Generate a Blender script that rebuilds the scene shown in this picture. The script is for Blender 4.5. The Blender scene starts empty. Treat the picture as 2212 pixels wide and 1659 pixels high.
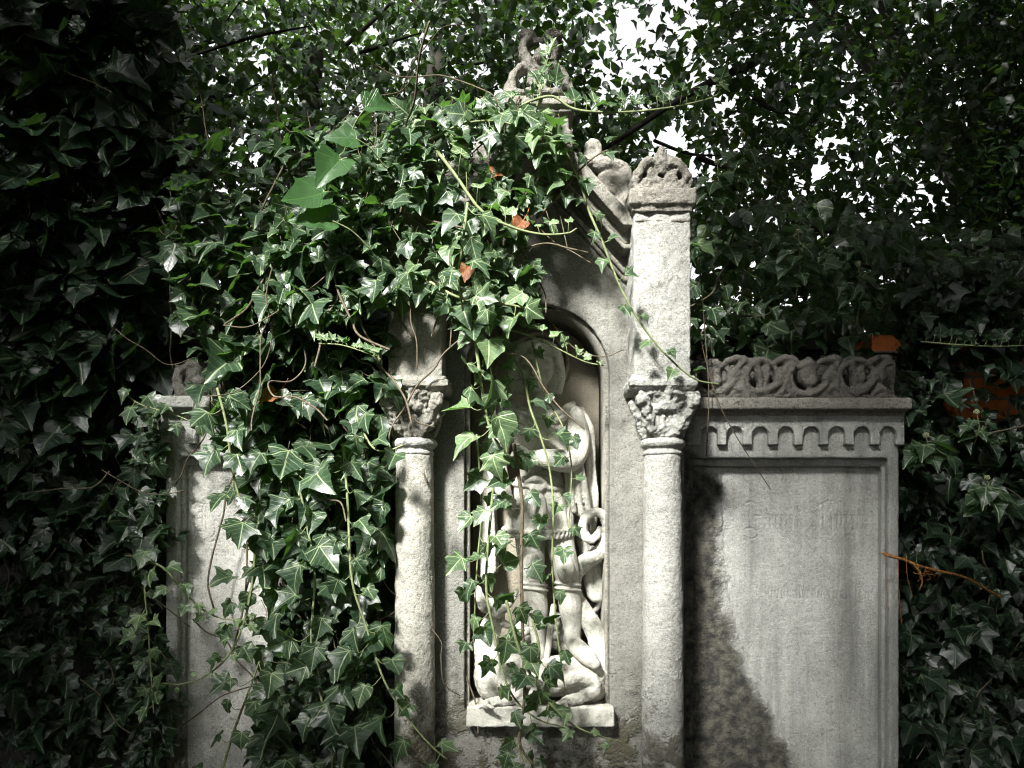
import bpy, bmesh, math, random
import numpy as np
from mathutils import Vector, Matrix, geometry

random.seed(7)
RNG = np.random.default_rng(11)
S = bpy.context.scene
COL = S.collection

# ------------------------------------------------------------------ camera, sky, sun, exposure
D = 2.4            # metres from the camera to the front face of the monument wall (y = 0)
HZ = 1.607         # eye height
cam = bpy.data.cameras.new('camera')
cam.lens, cam.sensor_width = 28.125, 36
cam.shift_y = 0.1449
cam.clip_start, cam.clip_end = 0.02, 400
cam_o = bpy.data.objects.new('camera', cam)
cam_o.location = (0, -D, HZ)
cam_o.rotation_euler = (math.radians(90), 0, 0)
COL.objects.link(cam_o)
S.camera = cam_o

SUN_TO = Vector((-0.33, -0.70, 0.64)).normalized()      # towards the sun: up, left and behind the camera
SUN_EL = math.asin(SUN_TO.z)
SUN_AZ = math.atan2(SUN_TO.x, SUN_TO.y)

w = bpy.data.worlds.new('World')
S.world = w
w.use_nodes = True
nt = w.node_tree
sky = nt.nodes.new('ShaderNodeTexSky')
sky.sky_type = 'NISHITA'
sky.sun_disc = False
sky.sun_elevation = SUN_EL
sky.sun_rotation = SUN_AZ
sky.air_density, sky.dust_density, sky.ozone_density = 1.0, 6.0, 1.0
hs = nt.nodes.new('ShaderNodeHueSaturation')
hs.inputs['Saturation'].default_value = 0.06
bg = nt.nodes['Background']
bg.inputs['Strength'].default_value = 0.06
nt.links.new(sky.outputs[0], hs.inputs['Color'])
nt.links.new(hs.outputs[0], bg.inputs['Color'])

sun = bpy.data.lights.new('sun', 'SUN')
sun.energy = 2.6
sun.angle = math.radians(8)
sun.color = (1.0, 0.985, 0.945)
sun_o = bpy.data.objects.new('sun', sun)
sun_o.rotation_euler = SUN_TO.to_track_quat('Z', 'Y').to_euler()
sun_o.location = (-6, -8, 10)
COL.objects.link(sun_o)

S.view_settings.view_transform = 'Standard'
S.view_settings.look = 'None'
S.view_settings.exposure = 2.85
S.view_settings.gamma = 1
S.cycles.use_denoising = True
S.cycles.denoiser = 'OPENIMAGEDENOISE'
S.cycles.denoising_input_passes = 'RGB_ALBEDO_NORMAL'
S.cycles.denoising_prefilter = 'ACCURATE'
S.cycles.filter_width = 1.1
S.cycles.sample_clamp_indirect = 2.0
S.cycles.max_bounces = 6
S.cycles.diffuse_bounces = 3
S.cycles.transparent_max_bounces = 8

# ------------------------------------------------------------------ helpers
def W(px, py, y=0.0):
    """a point of the survey sheet (units of 1/720 m on the wall face) at depth y"""
    s = (D + y) / D
    return Vector(((px - 1106) / 720 * s, y, HZ + (1150 - py) / 720 * s))

def thing(name, label, cat, loc=(0, 0, 0), group=None, kind=None):
    o = bpy.data.objects.new(name, None)
    o.empty_display_size = 0.05
    o.location = loc
    COL.objects.link(o)
    tag(o, label, cat, group, kind)
    return o

def tag(o, label=None, cat=None, group=None, kind=None):
    if label: o['label'] = label
    if cat: o['category'] = cat
    if group: o['group'] = group
    if kind: o['kind'] = kind
    return o

def link(name, me, mat, parent=None, smooth=True):
    o = bpy.data.objects.new(name, me)
    COL.objects.link(o)
    if mat: me.materials.append(mat)
    if smooth:
        me.polygons.foreach_set('use_smooth', np.ones(len(me.polygons), bool))
    if parent:
        o.parent = parent
        root = Vector((0, 0, 0))
        p = parent
        while p:
            root += p.location
            p = p.parent
        o.matrix_parent_inverse = Matrix.Translation(-root)
    return o

class MB:
    """collects polygons for ONE mesh"""
    def __init__(s):
        s.v, s.f = [], []
    def add(s, verts, faces):
        n = len(s.v)
        s.v += [tuple(v) for v in verts]
        s.f += [tuple(i + n for i in f) for f in faces]
    def box(s, a, b):
        x0, y0, z0 = a; x1, y1, z1 = b
        if x0 > x1: x0, x1 = x1, x0
        if z0 > z1: z0, z1 = z1, z0
        vs = [(x, y, z) for x in (x0, x1) for y in (y0, y1) for z in (z0, z1)]
        s.add(vs, [(0, 1, 3, 2), (4, 6, 7, 5), (0, 4, 5, 1), (2, 3, 7, 6), (0, 2, 6, 4), (1, 5, 7, 3)])
    def zbox(s, px0, py0, px1, py1, yf, yb):
        """box whose front face covers sheet rectangle px0..px1, py0..py1 at depth yf"""
        a, b = W(px0, py1, yf), W(px1, py0, yf)
        s.box((a.x, yf, a.z), (b.x, yb, b.z))
    def plate(s, outer, holes=(), y0=0.0, y1=0.1, world=False):
        """outline in sheet units (front face at y0), extruded back to y1"""
        loops = []
        for lp in [outer] + list(holes):
            loops.append([Vector((p[0], y0, p[1])) if world else W(p[0], p[1], y0) for p in lp])
        flat = [Vector((p.x, p.z, 0)) for lp in loops for p in lp]
        tris = geometry.tessellate_polygon([[Vector((p.x, p.z, 0)) for p in lp] for lp in loops])
        n = len(flat)
        vs = [(p.x, y0, p.y) for p in flat] + [(p.x, y1, p.y) for p in flat]
        fs = []
        for t in tris:
            a, b, c = [flat[i] for i in t]
            cr = (b - a).cross(c - a).z
            t = tuple(t) if cr > 0 else tuple(reversed(t))
            fs.append(t)
            fs.append(tuple(i + n for i in reversed(t)))
        k = 0
        for li, lp in enumerate(loops):
            m = len(lp)
            ar = sum(lp[i].x * lp[(i + 1) % m].z - lp[(i + 1) % m].x * lp[i].z for i in range(m))
            ccw = (ar > 0) == (li == 0)
            for i in range(m):
                a, b = k + i, k + (i + 1) % m
                fs.append((b, a, a + n, b + n) if ccw else (a, b, b + n, a + n))
            k += m
        s.add(vs, fs)
    def tube(s, pts, rad, n=10, flat=1.0, cap=True, samples=6):
        P, R = spline(pts, rad, samples)
        T = np.gradient(P, axis=0)
        T /= np.linalg.norm(T, axis=1)[:, None] + 1e-9
        u = np.cross(T[0], (0, 1, 0.01)); u /= np.linalg.norm(u) + 1e-9
        rings = []
        for i in range(len(P)):
            u = u - T[i] * np.dot(u, T[i]); u /= np.linalg.norm(u) + 1e-9
            rings.append((P[i], u.copy(), np.cross(T[i], u), R[i]))
        if cap:
            def ends(r, t, sg):
                p, a, b, q = r
                return [(p + t * sg * q * 0.55, a, b, q * 0.82), (p + t * sg * q * 0.9, a, b, q * 0.4)]
            e0 = ends(rings[0], T[0], -1); e1 = ends(rings[-1], T[-1], 1)
            rings = [e0[1], e0[0]] + rings + e1
        vs = []
        for p, a, b, q in rings:
            for k in range(n):
                th = 2 * math.pi * k / n
                o = (a * math.cos(th) + b * math.sin(th)) * q
                o[1] *= flat
                vs.append(p + o)
        fs = []
        for i in range(len(rings) - 1):
            for k in range(n):
                k2 = (k + 1) % n
                fs.append((i * n + k, i * n + k2, (i + 1) * n + k2, (i + 1) * n + k))
        fs.append(tuple(range(n - 1, -1, -1)))
        L = (len(rings) - 1) * n
        fs.append(tuple(range(L, L + n)))
        s.add(vs, fs)
    def ell(s, c, r, nu=18, nv=12):
        vs = [(c[0], c[1], c[2] + r[2])]
        for j in range(1, nv):
            ph = math.pi * j / nv
            for i in range(nu):
                th = 2 * math.pi * i / nu
                vs.append((c[0] + r[0] * math.sin(ph) * math.cos(th), c[1] + r[1] * math.sin(ph) * math.sin(th), c[2] + r[2] * math.cos(ph)))
        vs.append((c[0], c[1], c[2] - r[2]))
        fs = [(0, 1 + i, 1 + (i + 1) % nu) for i in range(nu)]
        for j in range(nv - 2):
            for i in range(nu):
                a = 1 + j * nu
                fs.append((a + i, a + nu + i, a + nu + (i + 1) % nu, a + (i + 1) % nu))
        a = 1 + (nv - 2) * nu
        fs += [(a + i, len(vs) - 1, a + (i + 1) % nu) for i in range(nu)]
        s.add(vs, fs)
    def lathe(s, cx, cy, prof, n=40):
        vs, fs = [], []
        for r, z in prof:
            for k in range(n):
                th = 2 * math.pi * k / n
                vs.append((cx + r * math.cos(th), cy + r * math.sin(th), z))
        for i in range(len(prof) - 1):
            for k in range(n):
                k2 = (k + 1) % n
                fs.append((i * n + k, i * n + k2, (i + 1) * n + k2, (i + 1) * n + k))
        fs.append(tuple(range(n - 1, -1, -1)))
        fs.append(tuple(range((len(prof) - 1) * n, len(prof) * n)))
        s.add(vs, fs)
    def mesh(s, name):
        me = bpy.data.meshes.new(name)
        me.from_pydata(s.v, [], s.f)
        me.update()
        return me
    def build(s, name, mat, parent=None, smooth=True):
        me = s.mesh(name)
        bm = bmesh.new(); bm.from_mesh(me)
        bmesh.ops.recalc_face_normals(bm, faces=bm.faces)
        bm.to_mesh(me); bm.free()
        return link(name, me, mat, parent, smooth)

def spline(pts, rad, samples=6):
    P = np.array([tuple(p) for p in pts], float)
    R = np.full(len(P), rad, float) if np.isscalar(rad) else np.array(rad, float)
    if len(P) < 3:
        t = np.linspace(0, 1, samples + 1)[:, None]
        return P[0] * (1 - t) + P[-1] * t, (R[0] * (1 - t) + R[-1] * t)[:, 0]
    Q = np.vstack([2 * P[0] - P[1], P, 2 * P[-1] - P[-2]])
    Rq = np.concatenate([[R[0]], R, [R[-1]]])
    out, ro = [], []
    for i in range(len(P) - 1):
        for k in range(samples):
            t = k / samples
            c = [-0.5 * t + t * t - 0.5 * t ** 3, 1 - 2.5 * t * t + 1.5 * t ** 3, 0.5 * t + 2 * t * t - 1.5 * t ** 3, -0.5 * t * t + 0.5 * t ** 3]
            out.append(sum(c[j] * Q[i + j] for j in range(4)))
            ro.append(max(1e-5, sum(c[j] * Rq[i + j] for j in range(4))))
    out.append(P[-1]); ro.append(R[-1])
    return np.array(out), np.array(ro)

TEX = {}
def clouds(scale, depth=3):
    k = (scale, depth)
    if k not in TEX:
        t = bpy.data.textures.new('stone_clouds', 'CLOUDS')
        t.noise_scale, t.noise_depth = scale, depth
        TEX[k] = t
    return TEX[k]

def carve(o, voxel=0.005, disp=0.004, scale=0.03, smooth=2, fine=0.0):
    """weathered stone: one continuous skin, softened arrises, uneven face"""
    m = o.modifiers.new('remesh', 'REMESH'); m.mode = 'VOXEL'; m.voxel_size = voxel; m.use_smooth_shade = True
    if smooth:
        m = o.modifiers.new('smooth', 'SMOOTH'); m.factor = 0.5; m.iterations = smooth
    if disp:
        m = o.modifiers.new('wear', 'DISPLACE'); m.texture = clouds(scale); m.strength = disp; m.mid_level = 0.5; m.texture_coords = 'GLOBAL'
    if fine:
        m = o.modifiers.new('pits', 'DISPLACE'); m.texture = clouds(0.009, 2); m.strength = fine; m.mid_level = 0.5; m.texture_coords = 'GLOBAL'
    return o

# ------------------------------------------------------------------ materials
class NT:
    def __init__(s, name):
        s.m = bpy.data.materials.new(name); s.m.use_nodes = True
        s.t = s.m.node_tree; s.t.nodes.clear()
        s.out = s.t.nodes.new('ShaderNodeOutputMaterial')
    def n(s, typ, **kw):
        nd = s.t.nodes.new(typ)
        for k, v in kw.items():
            if k.startswith('i_'):
                nd.inputs[k[2:].replace('_', ' ')].default_value = v
            else:
                setattr(nd, k, v)
        return nd
    def l(s, a, b): s.t.links.new(a, b)
    def math(s, op, a, b=None, c=None, clamp=False):
        nd = s.t.nodes.new('ShaderNodeMath'); nd.operation = op; nd.use_clamp = clamp
        for i, x in enumerate((a, b, c)):
            if x is None: continue
            if isinstance(x, (int, float)): nd.inputs[i].default_value = x
            else: s.l(x, nd.inputs[i])
        return nd.outputs[0]
    def noise(s, co, scale, detail=4, rough=0.6, sx=None):
        if sx:
            mp = s.n('ShaderNodeMapping'); mp.inputs['Scale'].default_value = sx
            s.l(co, mp.inputs['Vector']); co = mp.outputs[0]
        nd = s.n('ShaderNodeTexNoise')
        nd.inputs['Scale'].default_value = scale; nd.inputs['Detail'].default_value = detail; nd.inputs['Roughness'].default_value = rough
        s.l(co, nd.inputs['Vector'])
        return nd.outputs['Fac']
    def ramp(s, fac, a, b, ca=0.0, cb=1.0):
        nd = s.n('ShaderNodeMapRange'); nd.interpolation_type = 'SMOOTHSTEP'
        nd.inputs['From Min'].default_value = a; nd.inputs['From Max'].default_value = b
        nd.inputs['To Min'].default_value = ca; nd.inputs['To Max'].default_value = cb
        s.l(fac, nd.inputs['Value'])
        return nd.outputs[0]
    def mix(s, fac, a, b):
        nd = s.n('ShaderNodeMix'); nd.data_type = 'RGBA'
        for i, x in ((0, fac), (6, a), (7, b)):
            if isinstance(x, (int, float)): nd.inputs[i].default_value = x
            elif isinstance(x, tuple): nd.inputs[i].default_value = (*x, 1)
            else: s.l(x, nd.inputs[i])
        return nd.outputs[2]

def stone_mat(name, base, dark, grain=0.55, streak=0.0, lichen=0.25, bump=0.5, rough=0.9, spall_shade=None, moss=0.0):
    k = NT(name)
    co = k.n('ShaderNodeTexCoord').outputs['Object']
    big = k.noise(co, 4.5, 5, 0.62)
    mid = k.noise(co, 26, 5, 0.65)
    fine = k.noise(co, 120, 4, 0.75)
    grit = k.noise(co, 260, 3, 0.7)
    c = k.mix(k.ramp(big, 0.36, 0.66), tuple(x * 0.72 for x in base), base)
    c = k.mix(k.math('MULTIPLY', k.ramp(mid, 0.50, 0.78), lichen * 1.6, clamp=True), c, dark)
    c = k.mix(k.math('MULTIPLY', k.ramp(fine, 0.52, 0.33), grain * 1.1, clamp=True), c, dark)
    c = k.mix(k.math('MULTIPLY', k.ramp(grit, 0.54, 0.68), 0.6, clamp=True), c, tuple(min(0.85, x * 1.5) for x in base))
    if streak:
        st = k.noise(co, 1.0, 6, 0.68, (11, 11, 0.9))
        c = k.mix(k.math('MULTIPLY', k.ramp(st, 0.42, 0.70), streak, clamp=True), c, tuple(x * 0.35 for x in base))
        c = k.mix(k.math('MULTIPLY', k.ramp(st, 0.42, 0.30), streak * 0.5, clamp=True), c, tuple(min(0.8, x * 1.45) for x in base))
    hsum = k.math('ADD', k.math('MULTIPLY', fine, 0.6), k.math('MULTIPLY', mid, 1.2))
    hsum = k.math('ADD', hsum, k.math('MULTIPLY', grit, 0.3))
    if spall_shade:
        # weather-worn, crusted zone with the column shadow painted into its upper part (kind: list of (z, x) edge points, side)
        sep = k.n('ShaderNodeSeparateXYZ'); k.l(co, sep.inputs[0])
        pts, side, x0, x1, soft = spall_shade
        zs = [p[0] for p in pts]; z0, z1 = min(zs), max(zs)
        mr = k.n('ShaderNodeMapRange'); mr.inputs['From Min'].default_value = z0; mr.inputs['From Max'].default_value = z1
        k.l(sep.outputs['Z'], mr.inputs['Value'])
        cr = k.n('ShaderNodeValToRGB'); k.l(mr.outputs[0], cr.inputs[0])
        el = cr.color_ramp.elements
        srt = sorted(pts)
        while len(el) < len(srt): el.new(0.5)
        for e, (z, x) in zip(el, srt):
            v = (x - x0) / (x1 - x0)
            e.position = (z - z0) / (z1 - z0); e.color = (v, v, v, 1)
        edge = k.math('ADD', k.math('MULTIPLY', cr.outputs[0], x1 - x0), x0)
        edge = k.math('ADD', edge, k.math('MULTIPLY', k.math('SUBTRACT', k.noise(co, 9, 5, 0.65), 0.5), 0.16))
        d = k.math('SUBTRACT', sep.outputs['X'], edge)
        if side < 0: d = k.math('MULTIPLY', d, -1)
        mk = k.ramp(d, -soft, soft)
        crust_shade = k.mix(k.ramp(mid, 0.35, 0.7), tuple(x * 0.10 for x in base), tuple(x * 0.42 for x in (base[0], base[1] * 0.95, base[2] * 0.8)))
        c = k.mix(mk, c, crust_shade)
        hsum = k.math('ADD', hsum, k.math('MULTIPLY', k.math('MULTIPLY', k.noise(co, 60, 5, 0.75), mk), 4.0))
    if moss:
        sep2 = k.n('ShaderNodeSeparateXYZ'); k.l(co, sep2.inputs[0])
        mm = k.math('MULTIPLY', k.ramp(sep2.outputs['Z'], 1.35, 0.85), k.ramp(k.noise(co, 7, 6, 0.7), 0.48, 0.58))
        c = k.mix(k.math('MULTIPLY', mm, moss, clamp=True), c, (0.075, 0.066, 0.036))
        hsum = k.math('ADD', hsum, k.math('MULTIPLY', k.math('MULTIPLY', k.noise(co, 55, 5, 0.75), mm), 4.0))
    bp = k.n('ShaderNodeBump'); bp.inputs['Strength'].default_value = min(1, bump * 1.6); bp.inputs['Distance'].default_value = 0.009
    k.l(hsum, bp.inputs['Height'])
    p = k.n('ShaderNodeBsdfPrincipled'); p.inputs['Roughness'].default_value = rough; p.inputs['Specular IOR Level'].default_value = 0.25
    k.l(c, p.inputs['Base Color']); k.l(bp.outputs[0], p.inputs['Normal']); k.l(p.outputs[0], k.out.inputs[0])
    return k.m

def leaf_mat(name, cols, vein=(0.30, 0.38, 0.20), trans=0.28, tcol=(0.10, 0.24, 0.03), rough=0.36, veins=True, spec=0.5):
    k = NT(name)
    at = k.n('ShaderNodeAttribute', attribute_name='tone')
    cr = k.n('ShaderNodeValToRGB'); k.l(at.outputs['Fac'], cr.inputs[0])
    el = cr.color_ramp.elements
    el.new(0.5)
    for e, ps, cc in zip(el, (0, 0.5, 1.0), cols): e.position = ps; e.color = (*cc, 1)
    c = cr.outputs[0]
    co = k.n('ShaderNodeTexCoord')
    ns = k.noise(co.outputs['Object'], 70, 3, 0.6)
    c = k.mix(k.math('MULTIPLY', k.ramp(ns, 0.35, 0.75), 0.45), c, tuple(x * 1.5 for x in cols[1]))
    h = None
    if veins:
        sep = k.n('ShaderNodeSeparateXYZ'); k.l(co.outputs['UV'], sep.inputs[0])
        u = k.math('ABSOLUTE', sep.outputs['X']); v = sep.outputs['Y']
        vf = None
        for dx, dy, wd in ((0, 1, 0.018), (0.79, 0.61, 0.015), (0.995, 0.07, 0.013)):
            dist = k.math('ABSOLUTE', k.math('SUBTRACT', k.math('MULTIPLY', u, dy), k.math('MULTIPLY', v, dx)))
            along = k.math('ADD', k.math('MULTIPLY', u, dx), k.math('MULTIPLY', v, dy))
            a = k.math('MULTIPLY', k.ramp(dist, wd * 1.6, wd * 0.5), k.math('GREATER_THAN', along, 0.0))
            vf = a if vf is None else k.math('MAXIMUM', vf, a)
        # finer side veins
        wob = k.math('MULTIPLY', k.math('SUBTRACT', k.noise(co.outputs['UV'], 6, 2, 0.5), 0.5), 0.10)
        s2 = k.math('ADD', k.math('SUBTRACT', v, k.math('MULTIPLY', u, 0.75)), wob)
        fr = k.math('ABSOLUTE', k.math('SUBTRACT', k.math('FRACT', k.math('MULTIPLY', s2, 6.2)), 0.5))
        sv = k.math('MULTIPLY', k.ramp(fr, 0.075, 0.03), 0.42)
        vf = k.math('MAXIMUM', vf, sv)
        cv = k.mix(k.ramp(at.outputs['Fac'], 0, 1), tuple(x * 0.55 for x in vein), tuple(min(0.8, x * 1.5) for x in vein))
        c = k.mix(k.math('MULTIPLY', vf, 0.75), c, cv)
        h = k.math('ADD', k.math('MULTIPLY', vf, -0.6), k.math('MULTIPLY', ns, 0.8))
    p = k.n('ShaderNodeBsdfPrincipled'); p.inputs['Roughness'].default_value = rough; p.inputs['Specular IOR Level'].default_value = spec
    k.l(c, p.inputs['Base Color'])
    if h is not None:
        bp = k.n('ShaderNodeBump'); bp.inputs['Strength'].default_value = 0.5; bp.inputs['Distance'].default_value = 0.003
        k.l(h, bp.inputs['Height']); k.l(bp.outputs[0], p.inputs['Normal'])
    tr = k.n('ShaderNodeBsdfTranslucent'); tr.inputs['Color'].default_value = (*tcol, 1)
    mx = k.n('ShaderNodeMixShader'); mx.inputs[0].default_value = trans
    k.l(p.outputs[0], mx.inputs[1]); k.l(tr.outputs[0], mx.inputs[2]); k.l(mx.outputs[0], k.out.inputs[0])
    return k.m

def plain_mat(name, a, b, scale=40, rough=0.8, bump=0.4, stretch=None):
    k = NT(name)
    co = k.n('ShaderNodeTexCoord').outputs['Object']
    f = k.noise(co, scale, 5, 0.65, stretch)
    c = k.mix(k.ramp(f, 0.3, 0.7), a, b)
    bp = k.n('ShaderNodeBump'); bp.inputs['Strength'].default_value = bump; bp.inputs['Distance'].default_value = 0.004
    k.l(f, bp.inputs['Height'])
    p = k.n('ShaderNodeBsdfPrincipled'); p.inputs['Roughness'].default_value = rough; p.inputs['Specular IOR Level'].default_value = 0.25
    k.l(c, p.inputs['Base Color']); k.l(bp.outputs[0], p.inputs['Normal']); k.l(p.outputs[0], k.out.inputs[0])
    return k.m

def brick_mat():
    k = NT('red_brick')
    co = k.n('ShaderNodeTexCoord').outputs['Object']
    mp = k.n('ShaderNodeMapping'); mp.inputs['Rotation'].default_value = (math.radians(90), 0, 0); k.l(co, mp.inputs[0])
    b = k.n('ShaderNodeTexBrick')
    b.inputs['Scale'].default_value = 1.0; b.inputs['Brick Width'].default_value = 0.25; b.inputs['Row Height'].default_value = 0.077
    b.inputs['Mortar Size'].default_value = 0.006; b.inputs['Bias'].default_value = -0.1
    b.inputs['Color1'].default_value = (0.50, 0.14, 0.03, 1); b.inputs['Color2'].default_value = (0.42, 0.10, 0.02, 1); b.inputs['Mortar'].default_value = (0.14, 0.12, 0.10, 1)
    k.l(mp.outputs[0], b.inputs['Vector'])
    n = k.noise(co, 30, 5, 0.7)
    c = k.mix(k.ramp(n, 0.45, 0.75), b.outputs['Color'], (0.10, 0.04, 0.02))
    bp = k.n('ShaderNodeBump'); bp.inputs['Strength'].default_value = 0.6; bp.inputs['Distance'].default_value = 0.006
    k.l(k.math('SUBTRACT', k.math('MULTIPLY', n, 0.5), b.outputs['Fac']), bp.inputs['Height'])
    p = k.n('ShaderNodeBsdfPrincipled'); p.inputs['Roughness'].default_value = 0.9
    k.l(c, p.inputs['Base Color']); k.l(bp.outputs[0], p.inputs['Normal']); k.l(p.outputs[0], k.out.inputs[0])
    return k.m

def edge(lst): return [(W(0, py, 0).z, W(px, py, 0.12).x) for px, py in lst]
STONE = (0.39, 0.392, 0.36)
SDARK = (0.085, 0.082, 0.066)
M = dict(
    stone=stone_mat('weathered_limestone', STONE, SDARK, moss=0.85),
    wall=stone_mat('dark_grey_limestone', (0.225, 0.222, 0.196), (0.05, 0.047, 0.035), lichen=0.4, moss=0.85, streak=0.35),  # wall stone set darker than the columns, streaked and mossy
    cap=stone_mat('rough_dark_limestone', (0.27, 0.255, 0.22), (0.05, 0.047, 0.038), grain=0.7, lichen=0.4, bump=0.7),
    crest=stone_mat('sooty_limestone', (0.17, 0.162, 0.14), (0.03, 0.029, 0.024), grain=0.7, lichen=0.4, bump=0.7),
    gable=stone_mat('gable_limestone', (0.24, 0.23, 0.195), (0.05, 0.048, 0.038), grain=0.65, lichen=0.3, streak=0.25),
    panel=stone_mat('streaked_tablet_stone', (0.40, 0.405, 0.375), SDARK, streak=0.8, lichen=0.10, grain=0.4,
                    spall_shade=(edge([(1478, 960), (1552, 1040), (1570, 1280), (1605, 1450), (1655, 1545), (1730, 1700)]), -1, 0.3, 1.1, 0.025)),  # upper strip paints the column shadow, lower part is crusted stone
    panel_l=stone_mat('pale_tablet_stone', (0.52, 0.515, 0.47), SDARK, streak=0.2, lichen=0.08, grain=0.4),
    statue=stone_mat('pale_carved_stone', (0.50, 0.485, 0.425), (0.11, 0.138, 0.105), grain=0.25, lichen=0.5, bump=0.3, rough=0.75),
    niche=stone_mat('niche_plaster', (0.36, 0.325, 0.25), (0.10, 0.085, 0.06), grain=0.3, lichen=0.12, bump=0.25),
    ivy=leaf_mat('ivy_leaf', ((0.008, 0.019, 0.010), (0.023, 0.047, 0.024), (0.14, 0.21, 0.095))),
    ivy_dark=leaf_mat('shaded_ivy_leaf', ((0.005, 0.013, 0.007), (0.010, 0.026, 0.012), (0.035, 0.07, 0.026)), vein=(0.15, 0.20, 0.11), trans=0.12, rough=0.38),  # darker ivy copy, shade painted into the leaf colour
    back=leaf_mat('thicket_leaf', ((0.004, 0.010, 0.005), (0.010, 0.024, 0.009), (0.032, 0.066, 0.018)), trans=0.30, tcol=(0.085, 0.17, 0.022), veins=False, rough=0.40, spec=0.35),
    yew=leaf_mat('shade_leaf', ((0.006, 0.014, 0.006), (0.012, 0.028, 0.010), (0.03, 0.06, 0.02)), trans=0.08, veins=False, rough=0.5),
    dead=leaf_mat('dead_leaf', ((0.07, 0.022, 0.006), (0.13, 0.043, 0.011), (0.30, 0.105, 0.022)), vein=(0.25, 0.09, 0.03), trans=0.2, tcol=(0.3, 0.09, 0.012), rough=0.6),
    stem=plain_mat('green_stem', (0.10, 0.13, 0.055), (0.20, 0.23, 0.11), 60, 0.6),
    bark_stem=plain_mat('woody_stem', (0.045, 0.038, 0.024), (0.13, 0.105, 0.07), 90, 0.85),
    bark=plain_mat('dark_bark', (0.010, 0.009, 0.007), (0.030, 0.026, 0.020), 18, 0.95, 0.8, (1, 1, 0.25)),
    twig=plain_mat('dry_twig', (0.10, 0.04, 0.012), (0.36, 0.16, 0.045), 120, 0.85),
    soil=plain_mat('leaf_litter_soil', (0.022, 0.018, 0.012), (0.055, 0.048, 0.030), 9, 0.95, 0.8),
    brick=brick_mat(),
    dark_stone=stone_mat('near_black_stone', (0.05, 0.047, 0.04), (0.012, 0.011, 0.009)),  # near-black stone for the wall behind the left ivy
    berry=plain_mat('ivy_flower', (0.18, 0.20, 0.10), (0.35, 0.36, 0.20), 200, 0.7),
)

# ------------------------------------------------------------------ ground
mb = MB()
N = 40
gv = [(-150 + 300 * i / N, -150 + 300 * j / N, 0.0) for j in range(N + 1) for i in range(N + 1)]
gf = [(j * (N + 1) + i, j * (N + 1) + i + 1, (j + 1) * (N + 1) + i + 1, (j + 1) * (N + 1) + i) for j in range(N) for i in range(N)]
mb.add(gv, gf)
tag(mb.build('ground', M['soil']), kind='structure')

# ------------------------------------------------------------------ the central niche monument
PF = -0.13      # front of the pillars
CY = -0.058     # axis of the columns
mon = thing('niche_monument', 'tall pale stone niche with two columns, pillars and a gable under ivy', 'monument', (W(1163, 0, 0.1).x, 0.1, 0))

def arc(cx, cy, r, a0, a1, n):
    return [(cx + r * math.cos(math.radians(a0 + (a1 - a0) * i / n)), cy - r * math.sin(math.radians(a0 + (a1 - a0) * i / n))) for i in range(n + 1)]

# wall with the arched niche cut through
NX, NY, NR = 1160, 813, 157
hole = [(NX - NR, 1535)] + [(NX + NR, 1535)] + arc(NX, NY, NR, 0, 180, 36)
outer = [(838, 2200), (838, 470), (1163, 262), (1488, 470), (1488, 2200)]
outer = [(862, 2250), (862, 480), (1040, 420), (1163, 285), (1290, 420), (1478, 480), (1478, 2250)]
mb = MB(); mb.plate(outer, [hole], 0.0, 0.30)
wall = carve(mb.build('wall', M['wall'], mon), 0.006, 0.006, 0.05, 2, 0.002)
# stepped rim of the niche
mb = MB()
inner = [(NX - NR + 10, 1532)] + [(NX + NR - 10, 1532)] + arc(NX, NY, NR - 10, 0, 180, 36)
mb.plate([(NX - NR - 2, 1533), (NX + NR + 2, 1533)] + arc(NX, NY, NR + 2, 0, 180, 36), [inner], 0.022, 0.20)
mb.build('niche_rim', M['gable'], mon)
mb = MB(); mb.plate([(980, 1600), (1345, 1600)] + arc(NX, NY, 180, 0, 180, 30), [], 0.20, 0.24)
mb.build('niche_back', M['niche'], mon)
# sill block under the niche floor
mb = MB(); mb.zbox(990, 1536, 1330, 1560, 0.03, 0.22); mb.build('niche_floor', M['gable'], mon)
# halo carved on the back
mb = MB()
hc = W(1164, 783, 0.19)
ring = [(hc.x + 0.094 * math.cos(t), 0.19, hc.z + 0.094 * math.sin(t)) for t in np.linspace(0, 2 * math.pi, 33)]
mb.tube(ring, 0.009, 10, 1.0, False, 2)
mb.tube([(hc.x + 0.078 * math.cos(t), 0.194, hc.z + 0.078 * math.sin(t)) for t in np.linspace(0, 2 * math.pi, 33)], 0.004, 8, 1.0, False, 2)
mb.build('halo', M['niche'], mon)

# gable: stepped raking mouldings on both sides
def rake(o0, o1, yf, yb, name, mat):
    """band parallel to the right rake (offsets o0..o1 below the outer edge), mirrored to the left"""
    m = MB()
    for sgn in (1, -1):
        def q(t, o):
            x = 1163 + (1372 - 1163) * t
            y = 238 + (472 - 238) * t + o
            return (1163 + sgn * (x - 1163), y)
        poly = [q(0, o0), q(0.885, o0), (1163 + sgn * (1372 - 1163), q(0.885, o0)[1]), (1163 + sgn * (1372 - 1163), q(0.885, o1)[1]), q(0.885, o1), q(0, o1)]
        m.plate(poly, [], yf, yb)
    return carve(m.build(name, mat, mon), 0.005, 0.004, 0.035, 1, 0.0015)
rake(0, 42, -0.105, 0.10, 'raking_cornice', M['gable'])
rake(36, 52, -0.080, 0.05, 'raking_fillet', M['gable'])
rake(50, 82, -0.055, 0.05, 'raking_cove', M['gable'])
rake(80, 92, -0.072, 0.05, 'raking_bead', M['gable'])
rake(132, 146, -0.022, 0.05, 'raking_inner_bead', M['gable'])
rake(150, 162, -0.014, 0.05, 'raking_inner_fillet', M['gable'])
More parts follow.
